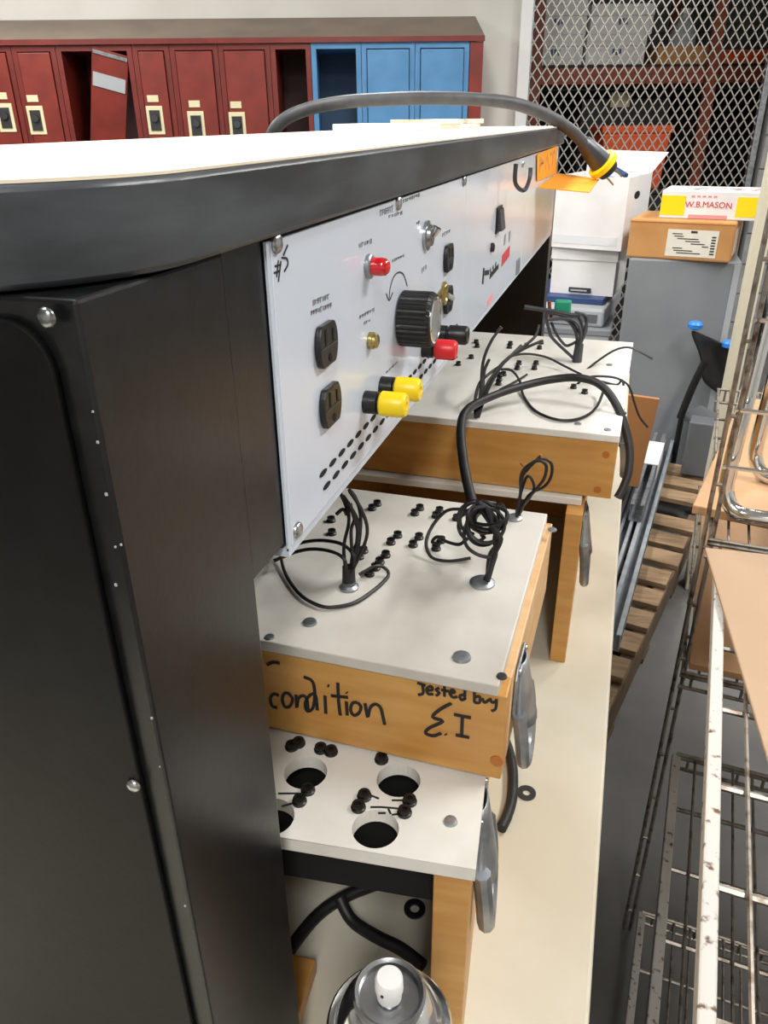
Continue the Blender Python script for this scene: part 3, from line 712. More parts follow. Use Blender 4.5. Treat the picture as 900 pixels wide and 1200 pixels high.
# bundle by the white panel
base = atz(408, 684, z2); yb = base.y
def up1(pts, dy=0.0, lo=.003):
    out = []
    for p in crop(300, 560, 5.294, pts):
        q = aty(*p, yb+dy)
        if q.z < z2+lo: q = atz(*p, z2+lo)
        out.append(q)
    return out
def flat(pts, ox, oy, s, h):
    out = []
    for i, p in enumerate(crop(ox, oy, s, pts)):
        out.append(atz(*p, h[i] if isinstance(h, (list, tuple)) else h))
    return out
lo_ = z2+.003
pts = [(580, 610), (610, 500), (540, 415), (400, 388), (270, 405), (170, 440), (157, 500), (190, 610), (280, 730), (400, 795), (500, 800), (620, 770), (740, 690), (820, 610), (800, 560), (740, 548), (640, 600)]
hs = [z2+.006, z2+.03, z2+.035, z2+.03, z2+.022, z2+.012, z2+.006] + [lo_]*7 + [z2+.008, z2+.012, z2+.008]
wire(b2, flat(pts, 300, 560, 5.294, hs), .0016)
wire(b2, flat([(560, 620), (550, 510), (470, 458), (350, 442), (240, 462), (110, 515)], 300, 560, 5.294, [z2+.006, z2+.03, z2+.03, z2+.025, z2+.018, z2+.012]), .0016)
wire(b2, flat([(165, 500), (150, 440), (185, 420)], 300, 560, 5.294, z2+.014), .001, 'copper')
for k, (pp, dy) in enumerate((([(560, 600), (545, 430), (575, 280), (570, 170)], 0), ([(585, 600), (600, 470), (640, 360), (632, 270), (590, 185), (540, 110)], .004), ([(590, 590), (670, 420), (690, 310), (650, 190), (580, 80)], -.004),
                      ([(575, 600), (610, 480), (630, 330), (600, 220), (585, 160)], .002), ([(570, 600), (630, 450), (650, 250), (620, 130), (575, 70)], .006), ([(565, 230), (540, 195), (500, 225)], 0), ([(570, 200), (545, 140), (525, 95)], .003), ([(600, 520), (590, 330), (610, 250), (570, 150)], -.002))):
    wire(b2, up1(pp, dy), .0016)
MB().lathe(atz(409, 689, z2), (0, 0, 1), [(.0085, 0), (.0085, .002), (.006, .004)], 14).build('cable_gland', 'galvanised', lid2, smooth=True)
g = atz(409, 685, z2); MB().cyl(g, g+Vector((0, 0, .018)), .006, 12, .0052).build('cable_sheath', 'black_rubber', b2, smooth=True)
# tangled bundle with the sheathed cable
base = atz(568, 682, z2); yb = base.y
c2 = lambda p: (480+p[0]/5, 520+p[1]/5)
def up2(pts, dy=0.0):
    out = []
    for p in pts:
        q = aty(*c2(p), yb+dy)
        if q.z < z2+.003: q = atz(*c2(p), z2+.003)
        out.append(q)
    return out
MB().lathe(atz(565, 684, z2), (0, 0, 1), [(.011, 0), (.011, .002), (.007, .005)], 16).build('cable_gland', 'galvanised', lid2, smooth=True)
for k in range(5):
    rr = random.Random(k+20); j = lambda a: rr.uniform(-a, a)
    wire(b2, up2([(448+j(12), 805), (470+j(14), 720), (492+j(16), 640), (515+j(20), 560), (500+j(40), 470), (450+j(40), 390), (390+j(20), 345)], .004*(k-2)), .0021)
wire(b2, flat([(330, 385), (220, 392), (135, 480), (97, 580), (130, 665), (230, 688), (355, 670)], 480, 520, 5, [z2+.05, z2+.04, z2+.025, z2+.012, z2+.004, z2+.003, z2+.003]), .0016)
wire(b2, flat([(330, 560), (290, 590), (220, 575), (165, 545), (132, 575), (175, 592)], 480, 520, 5, [z2+.02, z2+.015, z2+.012, z2+.012, z2+.006, z2+.008]), .0016)
wire(b2, up2([(480, 668), (400, 650), (335, 600), (318, 520), (345, 450), (400, 370)], -.01), .0016)
rr = random.Random(5)
for k in range(13):
    cx, cy = 430+rr.uniform(-50, 60), 455+rr.uniform(-40, 45); rx, ry = rr.uniform(55, 120), rr.uniform(55, 105); ph_ = rr.uniform(0, 6.28); sp = rr.uniform(3.2, 5.6); dd = rr.uniform(-.02, .02)
    P = []
    for i in range(10):
        a = ph_+sp*i/9; q = aty(*c2((cx+rx*math.cos(a), cy+ry*math.sin(a))), yb+.012+dd+.012*math.sin(a*1.3+k))
        if q.z < z2+.003: q = atz(*c2((cx+rx*math.cos(a), cy+ry*math.sin(a))), z2+.003)
        P.append(q)
    wire(b2, P, .0016)
# small looped pair at the back of the written-on box
base = atz(605, 607, z2); yb = base.y
c3 = lambda p: (480+p[0]/5, 520+p[1]/5)
MB().lathe(atz(603, 608, z2), (0, 0, 1), [(.008, 0), (.008, .002), (.005, .004)], 14).build('cable_gland', 'galvanised', lid2, smooth=True)
for k, pp in enumerate(([(628, 425), (650, 300), (652, 190), (690, 130), (760, 100), (800, 130), (790, 200), (745, 262), (680, 340), (640, 420)],
                        [(632, 425), (645, 320), (665, 180), (720, 110), (790, 92), (832, 120), (830, 190), (790, 250), (700, 300), (650, 400)],
                        [(625, 425), (640, 330), (690, 190), (730, 260), (680, 350)], [(650, 200), (700, 140), (765, 75)])):
    wire(b2, [aty(*c3(p), yb-.004+.003*k) for p in pp], .0015)
wire(b2, [aty(*c3(p), yb) for p in ((750, 95), (770, 65))], .0009, 'copper'); wire(b2, [aty(*c3(p), yb) for p in ((665, 135), (648, 112))], .0009, 'copper')
# wires on the far lid
c4 = lambda p: (530+p[0]/3.6, 380+p[1]/3.6)
base = atz(558, 489, z4); yb4 = base.y
def up4(pts, dys):
    out = []
    for i, p in enumerate(pts):
        q = aty(*c4(p), yb4+(dys[i] if isinstance(dys, (list, tuple)) else dys))
        if q.z < z4+.003: q = atz(*c4(p), z4+.003)
        out.append(q)
    return out
for pp, dy in (([(100, 392), (95, 330), (115, 250), (160, 205), (215, 165), (290, 90)], [0, .01, .03, .06, .09, .15]), ([(105, 392), (120, 320), (150, 250), (215, 160), (300, 95), (350, 50), (365, 5)], [0, .02, .04, .08, .13, .16, .18]),
               ([(110, 392), (140, 300), (180, 220), (230, 150), (310, 100), (380, 70)], [0, .02, .05, .09, .13, .16]), ([(98, 392), (120, 290), (130, 160), (165, 70), (205, 15)], [0, .02, .05, .09, .13]),
               ([(103, 392), (125, 300), (135, 200), (155, 150)], [0, .02, .04, .06])):
    wire(b4, up4(pp, dy), .0022)
wire(b4, up4([(190, 30), (207, 12)], .13), .0026, 'copper')
wire(b4, [atz(*c4(p), z4+h) for p, h in (((205, 190), .03), ((250, 195), .025), ((285, 240), .01), ((300, 300), .003), ((350, 365), .003), ((440, 402), .003), ((530, 400), .003), ((600, 360), .004), ((635, 290), .012), ((640, 250), .02))], .002)
wire(b4, [atz(*c4(p), z4+h) for p, h in (((215, 165), .03), ((250, 135), .03), ((320, 125), .025), ((400, 140), .015), ((470, 175), .008), ((545, 212), .006))], .0018)
wire(b4, [atz(*c4(p), z4+.004) for p in ((200, 275), (250, 250), (315, 212))], .0016)
wire(b4, [aty(*c4(p), 1.28+h) for p, h in (((545, 212), -.05), ((600, 165), -.02), ((680, 112), .0), ((740, 97), .0), ((790, 115), -.01), ((845, 145), -.02))], .002)
wire(b4, [aty(*c4(p), 1.16+h) for p, h in (((510, 265), 0), ((570, 225), 0), ((640, 220), 0), ((700, 230), .0), ((745, 262), .0), ((768, 330), 0), ((790, 390), 0), ((825, 435), 0))], .0018)
wire(b4, [aty(*c4(p), 1.17+h) for p, h in (((520, 262), 0), ((590, 235), 0), ((690, 255), 0), ((715, 235), .0), ((725, 270), .0))], .0018)
# bundle at the back of the far lid
g = atz(676, 424, z4); yb5 = g.y
MB().cyl(g, g+Vector((.001, 0, .03)), .008, 10, .007).build('cable_sheath', 'grey_rubber', b4, smooth=True)
c5 = lambda p: (630+p[0]/6.92, 330+p[1]/6.92)
for k, pp in enumerate(([(325, 640), (340, 520), (350, 400), (300, 320), (210, 300), (110, 310), (80, 300)], [(335, 600), (345, 450), (330, 340), (250, 290), (120, 260), (70, 270), (95, 400), (130, 470), (310, 640)],
                        [(330, 560), (310, 420), (260, 330), (200, 300), (150, 310)], [(345, 520), (380, 400), (400, 290), (350, 260)], [(340, 480), (360, 360), (320, 280), (270, 300), (300, 360), (340, 420)],
                        [(325, 480), (240, 520), (190, 480), (150, 420), (110, 330)], [(350, 500), (395, 380), (380, 280), (300, 250)])):
    wire(b4, [aty(*c5(p), yb5-.006+.004*k) for p in pp], .0026, 'grey_rubber')
wire(b4, [aty(*c5(p), yb5) for p in ((-105, 205), (0, 222), (120, 240), (270, 270), (350, 272))], .004, 'grey_rubber')
q = aty(*c5((205, 205)), yb5+.01)
MB().box((q.x-.013, q.y-.008, q.z-.011), (q.x+.013, q.y+.008, q.z+.011)).build('wire_connector', 'green_plastic', b4, bev=.003)
wire(b4, [aty(*c5(p), yb5+.004) for p in ((95, 160), (100, 240), (110, 290))], .003, 'copper')

# ------------------------------------------------------------------ loose cables, can, washers, wood block
th_ = [((556, 596), .715), ((549, 572), .745), ((543, 540), .79), ((540, 505), .85), ((545, 484), .90), ((562, 471), .97), ((600, 456), 1.03), ((645, 445), 1.07), ((680, 443), 1.07), ((706, 453), 1.06), ((725, 480), 1.04), ((737, 520), 1.02), ((737, 550), 1.0), ((731, 570), .985), ((724, 583), .975)]
o = MB().tube([aty(*p, y) for p, y in th_], .0056, 12, 8).build('power_cable', 'black_rubber', None, smooth=True)
tag(o, 'thick black sheathed cable looping from the wire tangle over the far white lid', 'cable')
t = thing('lead_cable', 'black cable lying on the worktop inside the open-fronted box beside the spray can', 'cable', (-.12, .5, WT))
r_ = .0062
MB().tube([atz(*p, WT+r_+.0005+h) for p, h in (((315, 1150), 0), ((345, 1105), 0), ((375, 1070), 0), ((410, 1048), .0), ((455, 1032), 0), ((497, 1021), 0))], r_, 10).build('cable_run', 'black_rubber', t, smooth=True)
MB().tube([atz(*p, WT+r_+.0005+h) for p, h in (((398, 1052), .012), ((412, 1078), .0), ((440, 1097), 0), ((470, 1112), 0), ((496, 1132), 0))], r_, 10).build('cable_run', 'black_rubber', t, smooth=True)
o = MB().tube([atz(*p, WT+r_+.0005) for p in ((587, 971), (594, 957), (600, 935), (601, 905), (597, 882), (591, 865))], r_, 10).build('lead_cable', 'black_rubber', None, smooth=True)
tag(o, 'black cable curving out on the worktop behind the lower drop handle', 'cable')
def washer(px, py, label):
    c = atz(px, py, WT+.0002)
    o = MB().lathe(c, (0, 0, 1), [(.0046, 0), (.0108, 0), (.0108, .0022), (.0046, .0022), (.0046, 0)], 22).build('washer', 'dark_steel', None, smooth=True)
    # open ring: remove end caps
    bm = bmesh.new(); bm.from_mesh(o.data); [bm.faces.remove(f) for f in list(bm.faces) if len(f.verts) > 4]; bm.to_mesh(o.data); bm.free()
    tag(o, label, 'washer', 'washers on the worktop')
washer(617, 930, 'flat steel washer lying on the open worktop by the black cable'); washer(486, 1066, 'flat steel washer lying on the worktop inside the open-fronted box')
# spray can
cc = atz(456, 1164, 1.146); cx, cy = cc.x, cc.y
t = thing('spray_can', 'silver aerosol spray can with a white nozzle', 'spray can', (cx, cy, WT))
def L_(o, prof, name, m, par, n=48): return MB().lathe(o, (0, 0, 1), prof, n).build(name, m, par, smooth=True)
ct = 1.146-WT
L_((cx, cy, WT), [(.030, 0), (.0325, .004), (.0325, ct-.034), (.0318, ct-.031)], 'can_body', 'mesh_wrap', t)
L_((cx, cy, WT), [(.0318, ct-.0309), (.0335, ct-.030), (.0338, ct-.027), (.0325, ct-.0255), (.0300, ct-.0265), (.0285, ct-.025), (.0255, ct-.014), (.0205, ct-.0045), (.0188, ct-.003)], 'can_shoulder', 'chrome', t)
L_((cx, cy, WT), [(.0187, ct-.0029), (.0192, ct+.0005), (.0178, ct+.002), (.0160, ct+.0005), (.0152, ct-.005), (.0140, ct-.008), (.0070, ct-.0075), (.0062, ct-.002), (.0001, ct-.0015)], 'valve_cup', 'steel', t)
L_((cx, cy, WT), [(.0066, ct-.0014), (.0066, ct+.004), (.0074, ct+.0045), (.0072, ct+.0125), (.0062, ct+.0138), (.0001, ct+.014)], 'nozzle', 'white_card', t, 24)
MB().cyl((cx-.0015, cy-.0070, WT+ct+.008), (cx-.0015, cy-.0076, WT+ct+.008), .0009, 10).build('nozzle_hole', 'dark_metal', t)
# wood block under the box
a = atz(372, 1138, WT)
o = MB(yawm((a.x, a.y, WT), 4)).box((-.06, -.085, 0), (0, -.001, .02)).build('wood_block', 'wood', None, bev=.002)
tag(o, 'flat light wood block lying on the worktop beside the spray can', 'wood block')

# ------------------------------------------------------------------ on top of the console
zc = ZT1+.0006
CR = .0118
pc = [((314, 190), 1.52), ((318, 160), 1.52), ((332, 141), 1.52), ((360, 128), 1.53), ((400, 120), 1.54), ((440, 117), 1.56), ((490, 115), 1.59), ((550, 116), 1.64), ((600, 121), 1.69), ((640, 135), 1.74), ((668, 152), 1.77), ((686, 170), 1.79)]
t = thing('plug_cable', 'thick grey cable arching over the console top with a yellow-ringed plug', 'cable', (-.3, 1.6, zc))
MB().tube([aty(*p, y) for p, y in pc], CR, 14, 8).build('cable_run', 'grey_rubber', t, smooth=True)
a = aty(682, 165, 2.08*K); b = aty(706, 192, 2.11*K); d = (b-a)
MB().lathe(a, d, [(CR*1.05, 0), (.016, .01), (.021, d.length*.55), (.024, d.length*.92)], 20).build('plug_body', 'dark_steel', t, smooth=True)
dn = d.normalized(); MB().lathe(b-dn*.006, dn, [(.024, 0), (.032, .002), (.032, .013), (.024, .015)], 26).build('plug_ring', 'yellow_plastic', t, smooth=True)
e = aty(748, 216, 2.14)
MB().lathe(b+dn*.0125, dn, [(.024, 0), (.021, .010)], 20).build('plug_face', 'dark_metal', t, smooth=True)
sd_ = dn.cross(Vector((0, 1, 0))).normalized()
for s_ in (-.011, .011): MB().box((-.002, -.006, 0), (.002, .006, .03)) if 0 else MB(frame(b+dn*.024+sd_*s_, sd_, dn)).box((-.0015, -.005, 0), (.0015, .005, .026)).build('plug_blade', 'brass', t)
lt = MB(frame(a+dn*d.length*.45, sd_, dn)); lt.box((-.014, -.0295, -.014), (.014, -.0265, .016)); lt.build('paper_label', 'white_card', t)
# orange folded card at the end of the panels
a0, a1, a2, a3 = [atx(*p, PF+.0015) for p in ((629, 181), (652, 171), (652, 203), (629, 212))]
t = thing('orange_card', 'folded orange card fixed to the far end of the white panels', 'card', a3)
MB().prism([a0, a1, a2, a3], (.0012, 0, 0)).build('card_back', 'orange_card', t)
zf = (a2.z+a3.z)/2-.002
MB().prism([Vector((PF+.003, a3.y, zf-.004)), Vector((PF+.09, a3.y+.05, zf-.015)), Vector((PF+.09, a2.y+.05, zf-.015)), Vector((PF+.003, a2.y+.01, zf-.002))], (0, 0, -.0015)).build('card_flap', 'orange_card', t)
mk = MB()
for st in ([(632, 203), (633, 186)], [(633, 186), (637, 190), (633, 194)], [(639, 200), (641, 182), (644, 197)], [(647, 195), (648, 179)], [(645, 181), (650, 178)]):
    ribbon(mk, [atx(*p, PF+.0028) for p in st], .006, XA, .0003, 1)
mk.build('handwriting', 'cardboard', t)
# papers on top of the console
def stack(x0, x1, y0, y1, yaw, label, seed, n=4):
    t = thing('paper_stack', label, 'papers', ((x0+x1)/2, (y0+y1)/2, zc), 'papers on the console top')
    rr = random.Random(seed); z = zc
    for k in range(n):
        h = rr.uniform(.006, .011); T = yawm(((x0+x1)/2, (y0+y1)/2, z), yaw+rr.uniform(-5, 5)); wx, wy = (x1-x0)/2*rr.uniform(.9, 1), (y1-y0)/2*rr.uniform(.92, 1)
        MB(T).box((-wx, -wy, 0), (wx, wy, h-.0004)).build('sheet_pad', ('paper', 'top_laminate', 'white_card')[k % 3], t, bev=.0008); z += h
stack(-.50, -.34, 1.32, 1.5, -3, 'thin white paper pad on the console top under the grey cable', 2, 1)
stack(-.48, -.33, 1.6, 1.86, 4, 'pile of white paper pads at the plug end of the console top', 3, 2)

# ------------------------------------------------------------------ table and boxes behind the console
TZ = .645
t = thing('side_table', 'grey metal table carrying the white file boxes', 'table', (-.4, 4.3, 0))
MB().box((-.8, 3.8, TZ-.03), (-.03, 4.75, TZ)).build('table_top', 'grey_steel', t, bev=.004)
for x in (-.78, -.075):
    for y in (3.82, 4.7): MB().box((x, y, 0), (x+.03, y+.03, TZ-.031)).build('leg', 'grey_dark', t)
MB().box((-.79, 3.805, TZ-.1), (-.04, 3.818, TZ-.031)).build('apron', 'grey_light', t)
# grey binder-like instrument with navy folder
def fp(px, py, y): return aty(px, py, y)
t = thing('instrument_case', 'flat grey instrument case under the file boxes', 'case', (-.25, 4.1, TZ+.0005))
MB(yawm((-.33, 4.0, TZ+.0005), -6)).box((-.13, -.13, 0), (.27, .5, .085)).build('case_body', 'grey_light', t, bev=.012)
MB(yawm((-.33, 4.0, TZ+.0005), -6)).box((-.10, -.1325, .02), (.24, -.1303, .06)).build('front_trim', 'grey_dark', t)
z = TZ+.086
o = MB(yawm((-.33, 4.07, z), -6)).box((-.11, -.1, 0), (.255, .38, .03)).build('binder', 'navy', None, bev=.004); tag(o, 'navy blue binder lying between the grey case and the file box', 'binder')
z += .031
def filebox(label, o, yaw, wx, wy, h, slot=True, lid=True):
    T = yawm(o, yaw); t = thing('file_box', label, 'box', Vector(o)+Vector((0, wy/2, 0)), 'white file boxes')
    w_ = .006
    MB(T).box((-wx/2, 0, 0), (wx/2, w_, h)).build('front_wall', 'white_card', t); MB(T).box((-wx/2, wy-w_, 0), (wx/2, wy, h)).build('back_wall', 'white_card', t)
    MB(T).box((-wx/2, w_, 0), (-wx/2+w_, wy-w_, h)).build('side_wall', 'white_card', t); MB(T).box((wx/2-w_, w_, 0), (wx/2, wy-w_, h)).build('side_wall', 'white_card', t)
    MB(T).box((-wx/2+w_, w_, 0), (wx/2-w_, wy-w_, w_)).build('bottom', 'white_card', t)
    if lid: MB(T).box((-wx/2-.006, -.006, h), (wx/2+.006, wy+.006, h+.008)).box((-wx/2-.006, -.006, h-.05), (wx/2+.006, -.001, h)).build('lid', 'white_card', t)
    return t, T
fb1, TB1 = filebox('white lidded file box standing on the navy binder', (aty(718, 346, 4.0).x-.155, 4.03, z), -7, .31, .38, .215)
c = TB1 @ Vector((0, -.0062, .02)); MB(TB1).box((-.06, -.011, .012), (.05, -.0062, .035)).build('label_holder', 'dark_metal', fb1, bev=.002)
MB(TB1).box((-.05, -.0125, .018), (.03, -.0112, .026)).build('label_slip', 'grey_light', fb1)
zz2 = z+.2235
fb2, TB2 = filebox('open white file box filled with papers on top of the lidded one', (aty(732, 294, 3.95).x-.185, 3.99, zz2), -14, .345, .42, .32, lid=False)
MB(TB2).prism([(.1727, .17+.05*math.cos(a), .235+.018*math.sin(a)) for a in [2*math.pi*k/16 for k in range(16)]], (.0008, 0, 0)).build('hand_hole', 'hole', fb2)
MB(TB2).box((-.165, -.0012, .02), (.15, -.0002, .06)).build('printed_band', 'mesh_wrap', fb2)
MB(TB2).hexa([(-.16, .413, .321), (.172, .413, .321), (.172, .418, .321), (-.16, .418, .321), (-.17, .45, .42), (.23, .45, .41), (.23, .455, .41), (-.17, .455, .42)]).build('flap', 'white_card', fb2)
MB(TB2).box((-.15, .05, .007), (.15, .38, .285)).build('paper_fill', 'paper', fb2)
MB(TB2).hexa([(-.08, .03, .288), (.14, .03, .286), (.14, .33, .318), (-.08, .33, .318), (-.08, .03, .291), (.14, .03, .289), (.14, .33, .322), (-.08, .33, .322)]).build('paper_sheet', 'mesh_wrap', fb2)
MB(TB2).hexa([(-.05, .04, .2935), (.05, .04, .2925), (.05, .2, .311), (-.05, .2, .312), (-.05, .04, .2945), (.05, .04, .2935), (.05, .2, .312), (-.05, .2, .313)]).build('blue_print', 'blue_ink', fb2)
MB().tube([TB2 @ Vector((-.09, .2, .43)), TB2 @ Vector((.02, .12, .375)), TB2 @ Vector((.145, .04, .325))], .012, 10).build('rod', 'navy', fb2, smooth=True)
# grey cabinet with the carton and the red-lettered box on it
GY = 3.7
ga, gb = aty(735, 300, GY), aty(870, 310, GY); gz = (ga.z+gb.z)/2
t = thing('grey_cabinet', 'plain grey steel cabinet under the brown carton', 'cabinet', ((ga.x+gb.x)/2, GY+.3, 0))
MB().box((ga.x+.012, GY, .03), (gb.x, GY+.42, gz)).build('cabinet_body', 'grey_steel', t, bev=.008)
MB().box((ga.x+.02, GY+.02, 0), (gb.x-.02, GY+.4, .0295)).build('plinth', 'grey_dark', t)
MB().box((gb.x-.03, GY-.004, .05), (gb.x-.004, GY-.0003, gz-.01)).build('edge_trim', 'grey_light', t)
ca, cb = aty(731, 298, GY-.03), aty(866, 308, GY-.03); ct_ = aty(735, 258, GY-.03).z
T = frame((ca.x+.01, GY+.03, gz+.0005), (1, -.18, 0)); cw = .43; chh = ct_-gz
t = thing('brown_carton', 'brown cardboard carton with a white shipping label on the grey cabinet', 'box', ((ca.x+cb.x)/2, GY+.2, gz+.0005))
MB(T).box((0, 0, 0), (cw, .36, chh)).build('carton_body', 'cardboard', t, bev=.008)
MB(T).box((cw*.38, -.0015, chh*.1), (cw*.86, -.0002, chh*.78)).build('shipping_label', 'label_paper', t)
pr = MB(T); rr = random.Random(8)
for k in range(9):
    x = cw*.42+rr.random()*cw*.3; zq = chh*(.18+.06*k); pr.box((x, -.0022, zq), (min(x+rr.uniform(.02, .1), cw*.78), -.0016, zq+.004))
pr.box((cw*.60, -.0022, chh*.7), (cw*.66, -.0016, chh*.76))
for k in range(7): pr.box((cw*.80, -.0022, chh*(.18+.07*k)), (cw*.84, -.0016, chh*(.18+.07*k)+.006))
pr.build('printed_marks', 'dark_steel', t)
MB(T).box((cw+.0002, .05, chh*.15), (cw+.0015, .2, chh*.8)).build('side_label', 'label_paper', t)
MB(T).box((cw*.0, -.0012, chh-.012), (cw, -.0002, chh-.008)).build('flap_seam', 'wood_plug', t)
ma, mb_ = aty(774, 245, GY+.02), aty(893, 250, GY+.02); mz = gz+chh+.001
T = frame((ma.x, GY+.08, mz), (1, -.15, 0)); mwd = .405; mh = aty(774, 224, GY+.02).z-mz
mh = max(mh, .097)
t = thing('paper_carton', 'white paper carton with red lettering and yellow corners on the brown carton', 'box', ((ma.x+mb_.x)/2, GY+.2, mz))
MB(T).box((0, 0, 0), (mwd, .27, mh)).build('carton_body', 'white_card', t, bev=.004)
for x0, x1 in ((.001, .1), (mwd-.1, mwd-.001)): MB(T).box((x0, -.0014, mh*.12), (x1, -.0002, mh*.82)).build('yellow_corner', 'yellow_plastic', t)
MB(T).box((.12, -.0014, .003), (mwd-.13, -.0002, mh*.16)).build('pink_band', 'pink_ink', t)
me = textmesh('W.B.MASON', .034); R = T @ Matrix.Translation((mwd*.48, -.002, mh*.52)) @ Matrix.Rotation(math.radians(90), 4, 'X')
for v in me.vertices:
    v.co.z *= .5; v.co.y += -(v.co.x/.2)**2*.012
    v.co = (R @ v.co) - t.location
me.materials.append(M['red_ink']); lo_o = bpy.data.objects.new('lettering', me); COL.objects.link(lo_o); lo_o.parent = t
pr = MB(T)
for k in range(5): pr.box((mwd*.3+k*.022, -.0014, mh*.78), (mwd*.3+k*.022+.014, -.0002, mh*.84))
pr.build('printed_marks', 'pink_ink', t)
pr = MB(T)
ribbon(pr, [(mwd*.3, .06, mh+.0003), (mwd*.4, .16, mh+.0003), (mwd*.6, .17, mh+.0003), (mwd*.75, .08, mh+.0003), (mwd*.55, .05, mh+.0003), (mwd*.3, .06, mh+.0003)], .02, (0, 0, 1), .0006)
pr.build('printed_emblem', 'grey_ink', t)
pr = MB(T); ribbon(pr, [(mwd*.88, .05, mh+.0003), (mwd*.95, .2, mh+.0003)], .02, (0, 0, 1), .0006); ribbon(pr, [(mwd*.7, .2, mh+.0003), (mwd*.8, .1, mh+.0003)], .015, (0, 0, 1), .0006); pr.build('printed_emblem', 'pink_ink', t)

# ------------------------------------------------------------------ pallet and steel struts on the floor
pa = atz(716, 832, .14); pb = atz(820, 606, .14); pa.z = pb.z = 0
pd = (pb-pa).normalized(); PT = Matrix((Vector((pd.y, -pd.x, 0)), pd, Vector((0, 0, 1)))).transposed().to_4x4(); PT.translation = pa
PLn = (pb-pa).length+.05; PWd = .40
t = thing('wooden_pallet', 'weathered wooden pallet on the floor under the steel struts', 'pallet', PT @ Vector((-PWd/2, PLn/2, 0)))
for x in (-PWd, -PWd/2-.02, -.045): MB(PT).box((x, 0, .018), (x+.042, PLn, .118)).build('stringer', 'pallet_dark', t)
n = int(PLn/.142)
for k in range(n):
    y = .002+k*.142; j = random.uniform(-.006, .006)
    MB(PT).box((-PWd, y+j, .1185), (random.uniform(-.008, .004), y+j+.097, .139)).build('deck_slat', 'pallet', t, bev=.002)
    if k % 3 == 0: MB(PT).box((-PWd, y, 0), (0, y+.09, .0175)).build('bottom_slat', 'pallet_dark', t)
def strut(a, b, w_, h, label, m='strut', slots=False):
    a = Vector(a); b = Vector(b); d = b-a; T = frame(a, (d.y, -d.x, 0)); L = d.length; tk = .0035
    o = thing('steel_strut', label, 'steel strut', (a+b)/2, 'steel struts stacked on the pallet')
    P = [(0, 0, 0), (w_, 0, 0), (w_, 0, h), (w_*.72, 0, h), (w_*.72, 0, h-tk), (w_-tk, 0, h-tk), (w_-tk, 0, tk), (tk, 0, tk), (tk, 0, h-tk), (w_*.28, 0, h-tk), (w_*.28, 0, h), (0, 0, h)]
    MB(T).prism(P, (0, L, 0)).build('channel', m, o)
    if slots:
        y = .02
        while y < min(L, .9): MB(T).box((w_+.0002, y, h*.35), (w_+.0008, y+.028, h*.65)).build('slot', 'hole', o); y += .05
    return o
sa = atz(730, 745, .20); sb_ = atz(797, 492, .24)
sdir = (sb_-sa); sdir.z = 0; sdir.normalize(); sn = Vector((sdir.y, -sdir.x, 0))
z0 = .1395; SL = 1.66
names = ['outermost, edge over the pallet slats', 'second from the pallet slats', 'third from the pallet slats', 'fourth, half under the worktop edge']
base0 = Vector((sa.x, sa.y, z0))
strut(base0-sn*.055, base0-sn*.055+sdir*SL, .05, .06, 'long grey steel strut with a row of slots, outermost on the pallet', slots=True)
strut(base0-sn*.11+sdir*.05, base0-sn*.11+sdir*(SL-.1), .041, .06, 'long grey steel strut lying next to the slotted one on the pallet')
strut(base0-sn*.172+sdir*.3, base0-sn*.172+sdir*(SL-.02), .05, .06, 'wide grey steel strut farthest from the slotted one on the pallet')
strut(base0-sn*.09+Vector((0, 0, .0605))+sdir*.75, base0-sn*.09+Vector((0, 0, .0605))+sdir*(SL-.12), .05, .07, 'short grey steel strut lying across the top of two others', 'galvanised')
strut(base0-sn*.15+Vector((0, 0, .0605))+sdir*.6, base0-sn*.15+Vector((0, 0, .0605))+sdir*(SL-.25), .041, .05, 'dark grey steel strut on top beside the paper wrap', 'dark_steel')
c = base0-sn*.09+sdir*1.15
T = frame(c+Vector((0, 0, .1315)), sn)
o = MB(T).box((-.062, 0, 0), (.053, .26, .004)).box((.053, 0, -.06), (.056, .26, .004)).build('paper_wrap', 'white_card', None); tag(o, 'white paper wrap folded over the steel struts', 'paper')
# brown board standing behind
P = [aty(*p, 2.86) for p in ((700, 458), (773, 468), (752, 545), (700, 545))]
P[2].z = P[3].z = .272
o = MB().prism(P, (0, .02, 0)).build('brown_board', 'brown_board', None, bev=.002); tag(o, 'brown board standing on the steel struts behind the far trainer box', 'board')

# ------------------------------------------------------------------ black chair and grey box beyond the pallet
CY = 3.56
t = thing('plastic_chair', 'black plastic chair with bright blue knobs in front of the grey cabinet', 'chair', aty(825, 480, CY)*Vector((1, 1, 0)) if 0 else Vector((aty(825, 480, CY).x, CY, 0)))
def cq(px, py, dy=0): return aty(px, py, CY+dy)
grid = [[(807, 382, 0), (826, 392, .05), (846, 401, .06), (867, 410, .03)], [(816, 402, .01), (832, 412, .06), (847, 420, .07), (864, 432, .04)], [(825, 424, .02), (838, 434, .07), (850, 442, .08), (861, 456, .05)], [(822, 446, .0), (834, 456, .05), (846, 466, .06), (857, 484, .03)]]
vs = [cq(*p) for r in grid for p in r]; fs = [(r*4+c, r*4+c+1, r*4+c+5, r*4+c+4) for r in range(3) for c in range(3)]
o = MB().add(vs, fs).build('backrest', 'black_plastic', t, smooth=True); s_ = o.modifiers.new('solid', 'SOLIDIFY'); s_.thickness = .018; ss = o.modifiers.new('sub', 'SUBSURF'); ss.levels = ss.render_levels = 2
for p in ((815, 381), (855, 403)):
    q = cq(*p, .02); MB().lathe(q-Vector((0, 0, .02)), (0, 0, 1), [(.012, 0), (.03, .008), (.032, .025), (.022, .035)], 16).build('knob', 'blue_plastic', t, smooth=True)
